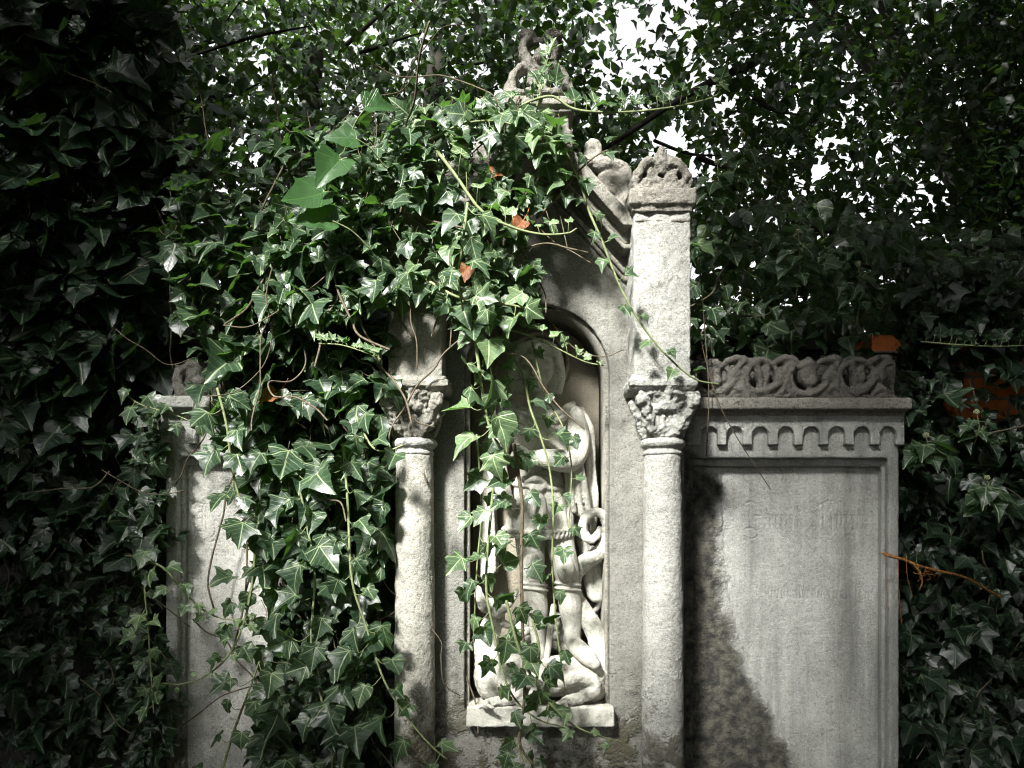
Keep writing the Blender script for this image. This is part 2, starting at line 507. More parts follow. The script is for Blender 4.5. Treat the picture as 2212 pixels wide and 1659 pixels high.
# crockets on the rake
def crocket(sgn):
    m = MB()
    def q(dx, py, y): return W(1163 + sgn * dx, py, y)
    y = -0.03
    m.tube([q(110, 350, y), q(135, 358, y), q(160, 358, y), q(182, 372, y), q(190, 400, y), q(188, 430, y)], [.020, .022, .022, .024, .020, .022], 12, 1.3)
    m.tube([q(140, 385, y), q(160, 382, y), q(176, 395, y), q(172, 412, y), q(150, 415, y), q(140, 398, y)], [.018] * 6, 12, 1.2)
    m.tube([q(188, 410, y), q(190, 440, y), q(196, 470, y)], [.022, .026, .022], 12, 1.3)
    m.tube([q(105, 338, y), q(112, 318, y), q(125, 315, y), q(128, 345, y)], [.015, .018, .016, .016], 12, 1.2)
    m.tube([q(160, 435, y), q(178, 440, y), q(185, 455, y)], [.014, .018, .02], 10, 1.2)
    return carve(m.build('crocket', M['cap'], mon), 0.005, 0.012, 0.03, 1, 0.003)
crocket(1); crocket(-1)
# pedestal and broken finial over the ridge
mb = MB()
mb.zbox(1098, 240, 1230, 330, -0.12, 0.10)
mb.zbox(1088, 206, 1243, 226, -0.15, 0.12)
mb.zbox(1094, 224, 1237, 242, -0.135, 0.11)
mb.zbox(1090, 280, 1238, 345, -0.128, 0.10)
carve(mb.build('pedestal', M['gable'], mon), 0.005, 0.006, 0.03, 2, 0.002)
mb = MB()
def f(px, py, y=-0.02): return W(px, py, y)
for sg in (-1, 1):
    c = 1164
    mb.tube([f(c + sg * 50, 214), f(c + sg * 58, 190), f(c + sg * 52, 162), f(c + sg * 32, 148), f(c + sg * 16, 158), f(c + sg * 20, 180)], [.016, .015, .014, .014, .014, .010], 12, 1.7)
    mb.tube([f(c + sg * 60, 212), f(c + sg * 68, 196), f(c + sg * 66, 178)], [.012, .012, .007], 10, 1.6)
mb.tube([f(1158, 212), f(1158, 180), f(1146, 148), f(1132, 122), f(1133, 98), f(1144, 86), f(1132, 78)], [.022, .018, .017, .016, .015, .015, .012], 12, 1.8)
mb.tube([f(1170, 200), f(1178, 160), f(1196, 132), f(1202, 108), f(1192, 90), f(1204, 79)], [.018, .015, .014, .014, .014, .013], 12, 1.8)
mb.tube([f(1128, 77), f(1142, 74), f(1154, 80)], [.012, .014, .010], 12, 1.6); mb.tube([f(1178, 82), f(1192, 75), f(1208, 80)], [.010, .014, .011], 12, 1.6)
mb.tube([f(1142, 88), f(1166, 92), f(1192, 90)], [.012, .010, .012], 10, 1.4)
mb.ell(f(1166, 122, -0.04), (.017, .022, .022)); mb.tube([f(1166, 140, -0.03), f(1166, 170, -.03)], [.010, .012], 10)
mb.tube([f(1098, 210), f(1166, 206), f(1232, 210)], [.014, .018, .014], 10, 2.0)
carve(mb.build('finial', M['cap'], mon), 0.004, 0.010, 0.02, 0, 0.004)

def support(xc, half, sgn):
    """pillar over a column: cap with palmette, block, abacus, capital, rings, shaft"""
    s = (D + PF) / D
    L, R = xc - half, xc + half
    m = MB()
    m.zbox(L, 452, R, 816, PF, 0.10)
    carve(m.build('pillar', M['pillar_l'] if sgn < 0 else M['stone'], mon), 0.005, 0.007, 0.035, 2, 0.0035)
    m = MB()
    m.zbox(L - 4, 436, R + 4, 456, PF - 0.010, 0.10)
    m.zbox(L + 2, 472, R - 2, 478, PF - 0.004, 0.0)
    m.zbox(L - 9, 405, R + 12, 440, PF - 0.022, 0.11)
    carve(m.build('pillar_cap', M['cap'], mon), 0.005, 0.012, 0.03, 3, 0.004)
    # palmette
    m = MB()
    Y = PF - 0.004
    h = [arc(xc - 42, 377, 8.5, 0, 360, 12)[:-1], arc(xc + 38, 378, 8.5, 0, 360, 12)[:-1], arc(xc - 2, 376, 7.5, 0, 360, 12)[:-1],
         arc(xc - 12, 355, 3.5, 0, 360, 10)[:-1], [(xc - 40, 397), (xc - 28, 397), (xc - 33, 390)], [(xc - 22, 397), (xc - 8, 397), (xc - 16, 389)], [(xc + 26, 397), (xc + 38, 397), (xc + 33, 389)]]
    o = [(xc - 62, 410), (xc - 66, 385), (xc - 60, 368), (xc - 48, 361), (xc - 36, 352), (xc - 30, 342), (xc - 18, 338), (xc - 10, 327), (xc - 3, 316), (xc + 6, 322),
         (xc + 11, 332), (xc + 22, 336), (xc + 28, 344), (xc + 31, 354), (xc + 50, 362), (xc + 62, 376), (xc + 66, 392), (xc + 62, 410)]
    m.plate(o, h, Y, Y + 0.09)
    m.tube([W(xc - 2, 326, Y), W(xc - 1, 350, Y), W(xc, 372, Y)], [.010, .014, .006], 10)
    m.tube([W(xc - 10, 360, Y), W(xc - 30, 348, Y), W(xc - 46, 366, Y), W(xc - 54, 386, Y)], [.008, .014, .012, .01], 10)
    m.tube([W(xc + 8, 360, Y), W(xc + 26, 350, Y), W(xc + 46, 366, Y), W(xc + 54, 386, Y)], [.008, .014, .012, .01], 10)
    carve(m.build('palmette', M['cap'], mon), 0.0035, 0.010, 0.018, 0, 0.005)
    # abacus
    m = MB()
    m.zbox(L - 8, 818, R + 14, 834, PF - 0.022, 0.08)
    m.zbox(L - 4, 810, R + 8, 820, PF - 0.012, 0.08)
    m.zbox(L - 4, 834, R + 8, 842, PF - 0.012, 0.08)
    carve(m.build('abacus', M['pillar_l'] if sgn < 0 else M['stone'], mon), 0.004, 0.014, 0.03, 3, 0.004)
    # capital
    m = MB()
    cx = W(xc, 900, CY).x
    sy = lambda py: W(0, py, CY).z
    prof = []
    n = 40
    vs, fs = [], []
    rows = [(950, .050, 0.0), (930, .052, 0.05), (905, .056, 0.15), (885, .063, 0.35), (868, .072, 0.65), (858, .080, 0.9), (840, .082, 1.0)]
    for py, r, sq in rows:
        for k in range(n):
            th = 2 * math.pi * k / n
            c_, s_ = math.cos(th), math.sin(th)
            q = max(abs(c_), abs(s_))
            rr = r * ((1 - sq) + sq * min(1.28, 1 / q))
            vs.append((cx + rr * c_, CY + rr * s_, sy(py)))
    for i in range(len(rows) - 1):
        for k in range(n):
            k2 = (k + 1) % n
            fs.append((i * n + k, i * n + k2, (i + 1) * n + k2, (i + 1) * n + k))
    fs.append(tuple(range(n - 1, -1, -1))); fs.append(tuple(range((len(rows) - 1) * n, len(rows) * n)))
    m.add(vs, fs)
    m.box((cx - .078, CY - .078, sy(862)), (cx + .078, CY + .078, sy(846)))
    yf = CY - 0.05
    def a(dx, py, y): return Vector((cx + dx, y, sy(py)))
    for sg in (-1, 1):
        # corner leaves curling under the abacus
        m.tube([a(sg * .030, 940, yf - .002), a(sg * .046, 915, yf - .012), a(sg * .062, 890, yf - .024), a(sg * .074, 870, yf - .036), a(sg * .078, 880, yf - .042)], [.010, .015, .017, .019, .012], 10)
        m.tube([a(sg * .054, 940, CY), a(sg * .064, 910, CY - .01), a(sg * .075, 885, CY - .01), a(sg * .086, 872, CY - .01)], [.012, .016, .018, .014], 10)
        m.tube([a(sg * .040, 935, yf - .006), a(sg * .055, 920, yf - .008), a(sg * .058, 905, yf - .012), a(sg * .046, 898, yf - .014)], [.008, .013, .011, .008], 10)
    m.tube([a(0, 872, yf - .020), a(0, 856, yf - .026), a(0, 845, yf - .030)], [.010, .012, .012], 10)
    for dx in (-.022, -.008, .008, .022):
        m.tube([a(dx * 0.9, 945, yf + .002), a(dx, 925, yf - .004), a(dx * 1.2, 905, yf - .008)], [.0075, .0085, .006], 8)
    m.tube([a(-.030, 893, yf - .012), a(0, 884, yf - .018), a(.030, 893, yf - .012)], [.012, .016, .012], 10)
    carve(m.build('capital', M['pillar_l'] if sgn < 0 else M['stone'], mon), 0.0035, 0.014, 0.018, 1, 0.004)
    # rings and shaft
    m = MB()
    zr = lambda py: W(0, py, CY - .05).z
    m.lathe(cx, CY, [(.048, zr(944)), (.060, zr(946)), (.0655, zr(952)), (.066, zr(957)), (.061, zr(963)), (.052, zr(966)), (.052, zr(971)), (.057, zr(974)), (.0575, zr(978)), (.053, zr(982))][::-1], 48)
    carve(m.build('neck_ring', M['stone'], mon), 0.0035, 0.004, 0.03, 1, 0.002)
    m = MB()
    m.lathe(cx, CY, [(.064, 0.12), (.0625, 0.6), (.0605, 0.95), (.0585, 1.3), (.0565, 1.6), (.054, zr(982) + .004)], 48)
    m.lathe(cx, CY, [(.085, 0.0), (.085, 0.08), (.07, 0.12)], 48)
    return carve(m.build('shaft', M['shaft_l'] if sgn < 0 else M['stone'], mon), 0.005, 0.006, 0.05, 2, 0.003)

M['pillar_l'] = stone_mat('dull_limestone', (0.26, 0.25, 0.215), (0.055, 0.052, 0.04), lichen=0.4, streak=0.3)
M['shaft_l'] = stone_mat('crusted_limestone', (0.35, 0.34, 0.295), SDARK, moss=1.0, lichen=0.35)
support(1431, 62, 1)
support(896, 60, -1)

# ------------------------------------------------------------------ memorial tablets
def strokes_right():
    q = lambda x, y: (1593 + x * .1465, 1053 + y * .1465)
    out = []
    def st(pts, wd): out.append(([q(*p) for p in pts], wd))
    st([(130, 240), (170, 207), (220, 210), (275, 248)], 2.4); st([(250, 415), (340, 423)], 2.4)
    st([(120, 612), (180, 590), (230, 603), (270, 636), (305, 618)], 2.6); st([(110, 715), (180, 757), (250, 750), (305, 705)], 1.8)
    st([(190, 230), (180, 420), (195, 590)], 1.6)
    for x in (490, 575, 660, 740, 822): st([(x - 18, 405), (x, 425), (x, 605), (x + 22, 628)], 2.6)
    st([(1070, 252), (1100, 207), (1160, 222), (1220, 255), (1290, 215), (1350, 190), (1400, 206)], 2.4)
    st([(1215, 262), (1215, 565)], 2.6); st([(1275, 245), (1275, 560)], 2.6)
    st([(1172, 352), (1213, 345)], 2); st([(1172, 440), (1213, 432)], 2)
    st([(1070, 645), (1090, 582), (1140, 570), (1190, 598), (1232, 640)], 2.6); st([(1110, 740), (1175, 766), (1230, 750)], 1.8)
    st([(1360, 262), (1368, 270)], 3); st([(1390, 380), (1395, 390)], 3)
    st([(1400, 430), (1400, 690)], 2.6)
    for x in (1470, 1545, 1625, 1700, 1780, 1858): st([(x - 18, 405), (x, 425), (x, 600), (x + 20, 622)], 2.4)
    st([(1620, 715), (1660, 695), (1700, 715), (1740, 752)], 2.2); st([(1345, 770), (1400, 775)], 2)
    for x0, x1 in ((905, 1240), (1390, 1640)):
        x = x0
        k = 0
        while x < x1:
            st([(x - 8, 900 if k % 4 else 835), (x, 912), (x, 990), (x + 10, 1002)], 1.7); x += 42; k += 1
    x = 470; k = 0
    while x < 2030:
        if k % 7 != 6:
            st([(x - 8, 1525 if k % 5 else 1460), (x, 1535), (x, 1625 if k % 6 else 1660), (x + 10, 1640)], 1.7)
        x += 46; k += 1
    return out

def strokes_left():
    q = lambda x, y: (378 + x * .122, 1053 + y * .122)
    r = lambda x, y: (x * .3418, 1092 + y * .3418)
    out = []
    def st(pts, wd, f=q): out.append(([f(*p) for p in pts], wd))
    st([(310, 305), (370, 256), (430, 272), (510, 306)], 2.2); st([(490, 410), (490, 335), (540, 290)], 2.2)
    st([(490, 400), (490, 740)], 2.4); st([(553, 320), (553, 750)], 2.4)
    st([(408, 460), (440, 438), (490, 442)], 2); st([(428, 556), (490, 548)], 2)
    st([(340, 860), (390, 770), (470, 772), (555, 802)], 2.4); st([(640, 885), (680, 860), (712, 800), (712, 590)], 2.2)
    for x in (803, 980, 1060, 1150, 1240, 1400, 1500): st([(x - 20, 520), (x, 540), (x, 750), (x + 20, 772)], 2.3)
    st([(635, 968), (690, 942), (728, 945)], 2.2); st([(548, 1178), (572, 1150)], 2)
    x = 300
    while x < 1900:
        st([(x - 8, 1105), (x, 1115), (x, 1200), (x + 10, 1215)], 1.5); x += 50
    st([(1388, 1128), (1370, 1180), (1395, 1228)], 2, r)
    for x in (1402, 1440, 1470, 1510, 1545, 1600, 1650, 1700): st([(x, 1132), (x, 1230)], 2.2, r)
    for x in (1440, 1545): st([(x, 1180), (x + 30, 1178)], 1.8, r)
    for x in (1495, 1515, 1540, 1560, 1580, 1605, 1640, 1660): st([(x, 1352), (x, 1390)], 1.6, r)
    return out

def seg_dist(X, Z, pts):
    d = np.full(X.shape, 1e9)
    for (x0, z0), (x1, z1) in zip(pts[:-1], pts[1:]):
        vx, vz = x1 - x0, z1 - z0
        t = np.clip(((X - x0) * vx + (Z - z0) * vz) / (vx * vx + vz * vz + 1e-12), 0, 1)
        d = np.minimum(d, np.hypot(X - x0 - t * vx, Z - z0 - t * vz))
    return d

def engraved_panel(px0, px1, py0, y, strokes, cracks, mat, parent):
    a, b = W(px0, py0, y), W(px1, py0, y)
    x0, x1, z1, z0 = a.x, b.x, a.z, 0.55
    st = 0.0026
    nx, nz = int((x1 - x0) / st), int((z1 - z0) / st)
    X, Z = np.meshgrid(np.linspace(x0, x1, nx), np.linspace(z0, z1, nz))
    dep = np.zeros_like(X)
    for pts, wd in strokes:
        p = [(W(q[0], q[1], y).x, W(q[0], q[1], y).z) for q in pts]
        d = seg_dist(X, Z, p)
        dep = np.maximum(dep, 0.0030 * np.clip(1.5 - d / (wd / 720 * 0.62), 0, 1))
    for pts, wd, dd in cracks:
        P, _ = spline([(W(q[0], q[1], y).x, W(q[0], q[1], y).z, 0) for q in pts], 1, 5)
        d = seg_dist(X + 0.002 * np.sin(Z * 160), Z, [(p[0], p[1]) for p in P])
        dep = np.maximum(dep, dd * np.clip(1.2 - d / (wd / 720), 0, 1))
    Y = y + dep
    vs = np.stack([X, Y, Z], -1).reshape(-1, 3)
    idx = np.arange(nx * nz).reshape(nz, nx)
    q = np.stack([idx[:-1, :-1], idx[:-1, 1:], idx[1:, 1:], idx[1:, :-1]], -1).reshape(-1, 4)
    me = bpy.data.meshes.new('inscribed_panel')
    me.vertices.add(len(vs)); me.vertices.foreach_set('co', vs.ravel())
    me.loops.add(q.size); me.loops.foreach_set('vertex_index', q.ravel())
    me.polygons.add(len(q)); me.polygons.foreach_set('loop_start', np.arange(0, q.size, 4)); me.polygons.foreach_set('loop_total', np.full(len(q), 4))
    me.update(); me.validate()
    return link('inscribed_panel', me, mat, parent)

def tablet(x_in, x_out, ys, arches, strokes, cracks, mat, mat2, label, sgn):
    """x_in: edge hidden behind the centre, x_out: free edge; sgn +1 on the right"""
    t = thing('memorial_tablet', label, 'tablet', (W((x_in + x_out) / 2, 0, 0.12).x, 0.2, 0))
    yf = 0.10
    lo, hi = sorted((x_in, x_out))
    dy = ys
    # stepped frame round the panel
    m = MB()
    fr = 23
    if sgn > 0: h1 = [(lo + 14, 2300), (x_out - fr, 2300), (x_out - fr, 989 + dy), (lo + 14, 989 + dy)]
    else: h1 = [(x_out + fr + 2, 2300), (hi - 14, 2300), (hi - 14, 989 + dy), (x_out + fr + 2, 989 + dy)]
    o = [(lo, 2280), (hi, 2280), (hi, 895 + dy), (lo, 895 + dy)]
    h1 = [(x, min(y, 2240)) for x, y in h1]
    m.plate(o, [h1], yf, 0.30)
    carve(m.build('frame', mat2, t), 0.006, 0.004, 0.05, 1, 0.0018)
    m = MB()
    st2 = 15
    if sgn > 0:
        h2 = [(lo + 30, 2240), (x_out - fr - st2, 2240), (x_out - fr - st2, 1007 + dy), (lo + 30, 1007 + dy)]
        o2 = [(lo + 8, 2260), (x_out - fr + 6, 2260), (x_out - fr + 6, 984 + dy), (lo + 8, 984 + dy)]
    else:
        h2 = [(x_out + fr + 2 + st2, 2240), (hi - 30, 2240), (hi - 30, 1007 + dy), (x_out + fr + 2 + st2, 1007 + dy)]
        o2 = [(x_out + fr - 4, 2260), (hi - 8, 2260), (hi - 8, 984 + dy), (x_out + fr - 4, 984 + dy)]
    m.plate(o2, [h2], yf + 0.028, 0.28)
    carve(m.build('inner_frame', mat2, t), 0.006, 0.003, 0.05, 1, 0.0015)
    if sgn > 0: engraved_panel(lo + 20, x_out - fr - 8, 1000 + dy, yf + 0.055, strokes, cracks, mat, t)
    else: engraved_panel(x_out + fr + 8, hi - 20, 1000 + dy, yf + 0.055, strokes, cracks, mat, t)
    # arcaded frieze, standing proud of the frame
    ends = (lo, hi + 12) if sgn > 0 else (lo - 12, hi)
    poly = [(ends[0], 890 + dy), (ends[1], 890 + dy), (ends[1], 961 + dy)]
    for cx in sorted(arches, reverse=True):
        if cx + 18 < ends[1] - 2 and cx - 18 > ends[0] + 2:
            poly += [(cx + 18, 961 + dy)] + arc(cx, 939 + dy, 18, 0, 180, 12) + [(cx - 18, 961 + dy)]
    poly += [(ends[0], 961 + dy)]
    m = MB(); m.plate(poly, [], yf - 0.020, yf + 0.02)
    carve(m.build('arcade_frieze', mat2, t), 0.004, 0.003, 0.04, 1, 0.0015)
    # cornice: fillet, cove, rounded slab
    m = MB()
    e0, e1 = (lo - 10, hi + 14) if sgn > 0 else (lo - 14, hi + 10)
    m.zbox(e0, 884 + dy, e1, 897 + dy, yf - 0.027, 0.26)
    e0, e1 = (lo - 10, hi + 22) if sgn > 0 else (lo - 24, hi + 10)
    m.zbox(e0, 868 + dy, e1, 884 + dy, yf - 0.040, 0.27)
    zt, zb = W(0, 858 + dy, yf - 0.06).z, W(0, 884 + dy, yf - 0.06).z
    e0, e1 = (lo - 10, hi + 28) if sgn > 0 else (lo - 30, hi + 10)
    xa, xb = W(e0, 0, yf - .06).x, W(e1, 0, yf - .06).x
    m.box((xa, yf - 0.062, zb), (xb, 0.28, zt))
    carve(m.build('cornice', mat2 if sgn < 0 else M['cap'], t), 0.005, 0.006, 0.04, 3, 0.002)
    return t

ARR = [1478 + 55.1 * i for i in range(9)]
tab_r = tablet(1468, 1943, 0, ARR, strokes_right(), [([(1688, 1008), (1700, 1060), (1718, 1110), (1730, 1150), (1752, 1185), (1775, 1210), (1800, 1240)], 1.6, 0.004),
               ([(1560, 1010), (1562, 1100), (1570, 1250), (1600, 1380), (1645, 1480), (1700, 1600)], 2.5, 0.004)], M['panel'], M['panel'],
               'grey streaked memorial tablet with worn lettering, right of the columned niche', 1)
ARL = [384 + 57 * i for i in range(9)]
tab_l = tablet(850, 358, -3, ARL, strokes_left(), [], M['panel_l'], M['stone'], 'pale memorial tablet half buried in ivy, left of the columned niche', -1)

# pierced cresting on the tablets
def cresting(parent, x0, x1, sgn, y=0.10):
    m = MB()
    def q(px, py, dy=0): return W(px, py, y + dy)
    n = 60
    xs = np.linspace(x0, x1, n)
    top = [780 + 8 * math.sin((x - x0) / 17.0 + 2) + 4 * math.sin((x - x0) / 7.5) + 3 * math.sin((x - x0) / 31) for x in xs]
    holes = []
    base = [(x0, 861), (x1, 861)] + [(x, t) for x, t in zip(xs[::-1], top[::-1])]
    k = 0
    cx = x0 + 62 if sgn > 0 else x0 + 50
    cs = []
    while cx < x1 - 30:
        cs.append(cx); cx += 104 if k % 2 == 0 else 100; k += 1
    for i, c in enumerate(cs):
        holes.append([(c - 31, 835), (c - 24, 848), (c - 10, 850), (c - 20, 836), (c - 26, 815)])
        holes.append([(c + 20, 800), (c + 33, 812), (c + 28, 832), (c + 14, 846), (c + 20, 828)])
        holes.append([(c + 44, 856), (c + 52, 836), (c + 60, 856)])
    m.plate(base, [], y + 0.055, y + 0.10)
    for i, c in enumerate(cs):
        R = (36, 33, 38, 34)[i % 4]; a0, a1 = ((-0.5, 3.7), (-0.9, 4.3), (-0.2, 3.9), (-0.7, 4.6))[i % 4]
        ring = [q(c + R * 1.08 * math.cos(t) + 3 * math.sin(2 * t + i), 815 + R * math.sin(t) + 2 * math.cos(3 * t)) for t in np.linspace(a0, a1, 14)]
        m.tube(ring, [.008] + [.010, .0125, .014, .015, .0145, .0135, .0125, .012, .0115, .011, .012, .013] + [.011], 10, 1.6)
        m.tube([q(c + R, 818), q(c + 58, 790), q(c + 66, 776)], [.0115, .013, .013], 10, 1.6)
        m.tube([q(c - R - 4, 800), q(c - R - 10, 830), q(c - R + 2, 856)], [.012, .013, .012], 10, 1.6)
        if i % 2 == 0:
            m.ell(q(c - 2, 806, .01), (.033, .03, .040)); m.ell(q(c + 6, 826, .0), (.022, .03, .022))
            m.tube([q(c - 16, 792), q(c, 786), q(c + 16, 794)], [.014, .016, .013], 10, 1.6)
        else:
            m.tube([q(c - 2, 846), q(c - 4, 815), q(c - 10, 792)], [.009, .013, .012], 10, 1.6)
            m.tube([q(c + 2, 846), q(c + 12, 815), q(c + 10, 796)], [.008, .012, .011], 10, 1.6)
            m.tube([q(c - 26, 790), q(c, 779), q(c + 24, 788)], [.011, .013, .012], 10, 1.6)
        m.ell(q(c + 50, 812, .01), (.024, .03, .026)); m.ell(q(c + 46, 842, .01), (.02, .026, .018))
        m.tube([q(c + 38, 852), q(c + 54, 838), q(c + 66, 854)], [.010, .012, .010], 8, 1.5)
        m.tube([q(c + 30, 782), q(c + 54, 776), q(c + 74, 784)], [.012, .014, .012], 8, 1.6)
    m.tube([q(x0, 858), q((x0 + x1) / 2, 858), q(x1, 858)], [.008] * 3, 8, 1.5)
    return carve(m.build('cresting', M['crest'], parent), 0.0045, 0.010, 0.025, 1, 0.004)
cresting(tab_r, 1478, 1934, 1)
cresting(tab_l, 378, 850, -1)

# ------------------------------------------------------------------ statue of a warrior on a dragon
PLT = W(1160, 1527, 0.0).z
stt = thing('statue', 'carved pale robed warrior standing on a coiled dragon inside the arched niche', 'statue', (W(1163, 0, 0.08).x, 0.08, PLT))
YB = 0.085
px = 1 / 720
def T(m, pts, n=14, flat=1.0, samples=6):
    """pts: (sheet x, sheet y, depth, radius in sheet units)"""
    m.tube([W(p[0], p[1], p[2]) for p in pts], [p[3] * px for p in pts], n, flat, True, samples)
def E(m, cx, cy, y, rx, rd, rz): m.ell(W(cx, cy, y), (rx * px, rd * px, rz * px))
m = MB()
# plinth slab
a, b = W(1008, 1572, -0.045), W(1328, 1527, -0.045)
mp_ = MB(); mp_.box((a.x, -0.045, a.z), (b.x, 0.19, b.z))
carve(mp_.build('base_slab', M['statue'], stt), 0.005, 0.012, 0.04, 3, 0.003)
# figure: one continuous body
T(m, [(1166, 1060, YB, 50), (1164, 1010, YB, 49), (1164, 960, YB, 56), (1166, 915, YB, 58), (1168, 890, YB, 44), (1166, 872, YB, 26), (1162, 850, YB - .01, 23), (1160, 832, YB - .012, 22)], 20, 0.8)
E(m, 1142, 930, YB - .045, 30, 20, 26); E(m, 1190, 930, YB - .045, 30, 20, 26)        # chest
E(m, 1160, 788, YB - .02, 39, 44, 52); E(m, 1159, 812, YB - .03, 30, 36, 32)             # skull, jaw
T(m, [(1158, 776, YB - .084, 6), (1156, 790, YB - .096, 7), (1155, 802, YB - .106, 9)], 8)                           # nose
T(m, [(1128, 780, YB - .068, 8), (1144, 772, YB - .084, 8), (1157, 777, YB - .086, 7), (1170, 772, YB - .082, 8), (1186, 781, YB - .064, 8)], 8) # brow
T(m, [(1142, 820, YB - .080, 5), (1156, 817, YB - .092, 6), (1170, 821, YB - .078, 5)], 8)  # lips
E(m, 1134, 806, YB - .058, 13, 13, 13); E(m, 1180, 807, YB - .054, 13, 13, 13); E(m, 1156, 836, YB - .074, 14, 13, 10)                                                     # chin
E(m, 1142, 788, YB - .072, 6, 5, 4); E(m, 1172, 789, YB - .068, 6, 5, 4)                  # eyes
# viewer's right arm folded over the belly
T(m, [(1236, 900, YB, 27), (1247, 935, YB - .01, 27), (1247, 975, YB - .045, 25), (1232, 996, YB - .080, 24), (1205, 994, YB - .105, 24), (1175, 990, YB - .115, 20), (1148, 987, YB - .117, 14), (1132, 986, YB - .117, 13)], 16)
for i, (dy, L) in enumerate(((-12, 22), (-4, 26), (4, 25), (11, 20))):
    T(m, [(1130, 988 + dy, YB - .118, 5.5), (1116, 988 + dy, YB - .124, 5), (1130 - L, 992 + dy, YB - .112, 4.5)], 8)
T(m, [(1138, 976, YB - .125, 6), (1126, 966, YB - .132, 5), (1116, 966, YB - .130, 4.5)], 8)
# viewer's left arm hanging, gripping the spear
T(m, [(1096, 902, YB, 26), (1080, 945, YB, 26), (1072, 1000, YB - .01, 24), (1082, 1045, YB - .04, 20), (1096, 1082, YB - .06, 15)], 16)
for k in range(4):
    T(m, [(1090 + k * 1, 1076 + k * 7, YB - .065, 5), (1104, 1078 + k * 7, YB - .082, 5), (1112, 1082 + k * 7, YB - .07, 4.5)], 8)
# legs with knees, calves, boots
T(m, [(1146, 1120, YB, 38), (1146, 1180, YB - .01, 33), (1150, 1225, YB - .025, 28), (1154, 1262, YB - .015, 25), (1160, 1310, YB, 25), (1162, 1355, YB, 20), (1164, 1395, YB - .005, 16), (1158, 1418, YB - .03, 18), (1140, 1432, YB - .075, 14)], 16)
T(m, [(1206, 1120, YB, 36), (1212, 1180, YB - .015, 31), (1222, 1226, YB - .035, 29), (1226, 1262, YB - .02, 25), (1232, 1310, YB - .01, 26), (1236, 1350, YB - .005, 21), (1238, 1385, YB - .015, 18), (1254, 1405, YB - .05, 20), (1275, 1424, YB - .09, 18), (1285, 1434, YB - .10, 13)], 16)
E(m, 1148, 1218, YB - .065, 19, 15, 24); E(m, 1221, 1228, YB - .07, 21, 16, 26)
for (cx, cy, yy, r) in ((1154, 1262, YB - .012, 27), (1156, 1273, YB - .012, 27), (1226, 1262, YB - .018, 28), (1227, 1273, YB - .018, 28)):
    T(m, [(cx + r * math.cos(t), cy + 3 * math.cos(t), yy + r * px * math.sin(t), 3.2) for t in np.linspace(0, 2 * math.pi, 13)], 8)
for k in range(5):
    T(m, [(1244 + k * 6, 1416 - 18 + k * 5, YB - .065 - k * .008, 2.5), (1256 + k * 6, 1394 + k * 5, YB - .075 - k * .008, 2.8), (1266 + k * 6, 1400 + k * 5, YB - .055 - k * .008, 2.5)], 6)
carve(m.build('figure', M['statue'], stt), 0.0028, 0.002, 0.03, 1, 0.0006)
# hair
m = MB()
for k in range(9):
    t = (-1.5, -1.25, -1.0, -.78, -.5, .55, .8, 1.1, 1.4)[k]
    T(m, [(1160 + 10 * math.sin(t), 738 + 4 * abs(t), YB - .03, 11), (1160 + 40 * math.sin(t), 756, YB - .05, 9 + 3 * (k % 2)), (1160 + 50 * math.sin(t), 785, YB - .02 - .012 * (k % 2), 10), (1160 + 52 * math.sin(t), 815, YB - .01, 11), (1160 + 48 * math.sin(t), 845, YB + .005, 9)], 10)
carve(m.build('hair', M['statue'], stt), 0.0034, 0.004, 0.02, 1, 0.001)
# tunic with belt and scalloped hem
m = MB()
rows = [(1030, 50, 44), (1060, 55, 46), (1090, 62, 50), (1125, 70, 54), (1160, 76, 57)]
vs, fs = [], []
n = 64
for j, (py, rx, ry) in enumerate(rows):
    for k in range(n):
        th = 2 * math.pi * k / n
        fold = 1 + 0.035 * (j / 4) * math.sin(th * 9 + 0.6) + 0.02 * (j / 4) * math.sin(th * 17)
        dip = (10 * max(0, -math.sin(th)) - 5 + 4 * math.cos(th * 12)) * (1 if j == 4 else 0)
        c = W(1164 + rx * math.cos(th) * fold, py + dip, YB)
        vs.append((c.x, YB + ry * px * math.sin(th) * fold - 0.005, c.z))
for j in range(4):
    for k in range(n):
        k2 = (k + 1) % n
        fs.append((j * n + k, j * n + k2, (j + 1) * n + k2, (j + 1) * n + k))
fs.append(tuple(range(n - 1, -1, -1))); fs.append(tuple(range(4 * n, 5 * n)))
m.add(vs, fs)
for k in range(22):
    th = math.pi + math.pi * k / 21
    th2 = th
    x, yy = 1164 + 77 * math.cos(th2), YB + 58 * px * math.sin(th2) - .006
    dip = 10 * max(0, -math.sin(th2)) - 5
    T(m, [(x - 3, 1148 + dip, yy, 2.6), (x + 3, 1142 + dip, yy - .003, 2.8), (x + 6, 1150 + dip, yy, 2.4), (x, 1160 + dip, yy, 2.6)], 6)
T(m, [(1164 + 53 * math.cos(t), 1052 + 6 * math.cos(t), YB - .005 + 48 * px * math.sin(t), 6) for t in np.linspace(math.pi, 2 * math.pi, 14)], 10)
T(m, [(1150, 1056, YB - .075, 7), (1158, 1080, YB - .085, 6), (1152, 1110, YB - .085, 5), (1156, 1128, YB - .088, 4)], 8)
T(m, [(1160, 1058, YB - .07, 6), (1174, 1082, YB - .08, 5), (1178, 1108, YB - .082, 4)], 8)
T(m, [(1136, 1040, YB - .07, 5), (1160, 1034, YB - .078, 8), (1178, 1046, YB - .07, 6), (1166, 1058, YB - .08, 7)], 8)
carve(m.build('tunic', M['statue'], stt), 0.0034, 0.002, 0.03, 1, 0.0006)
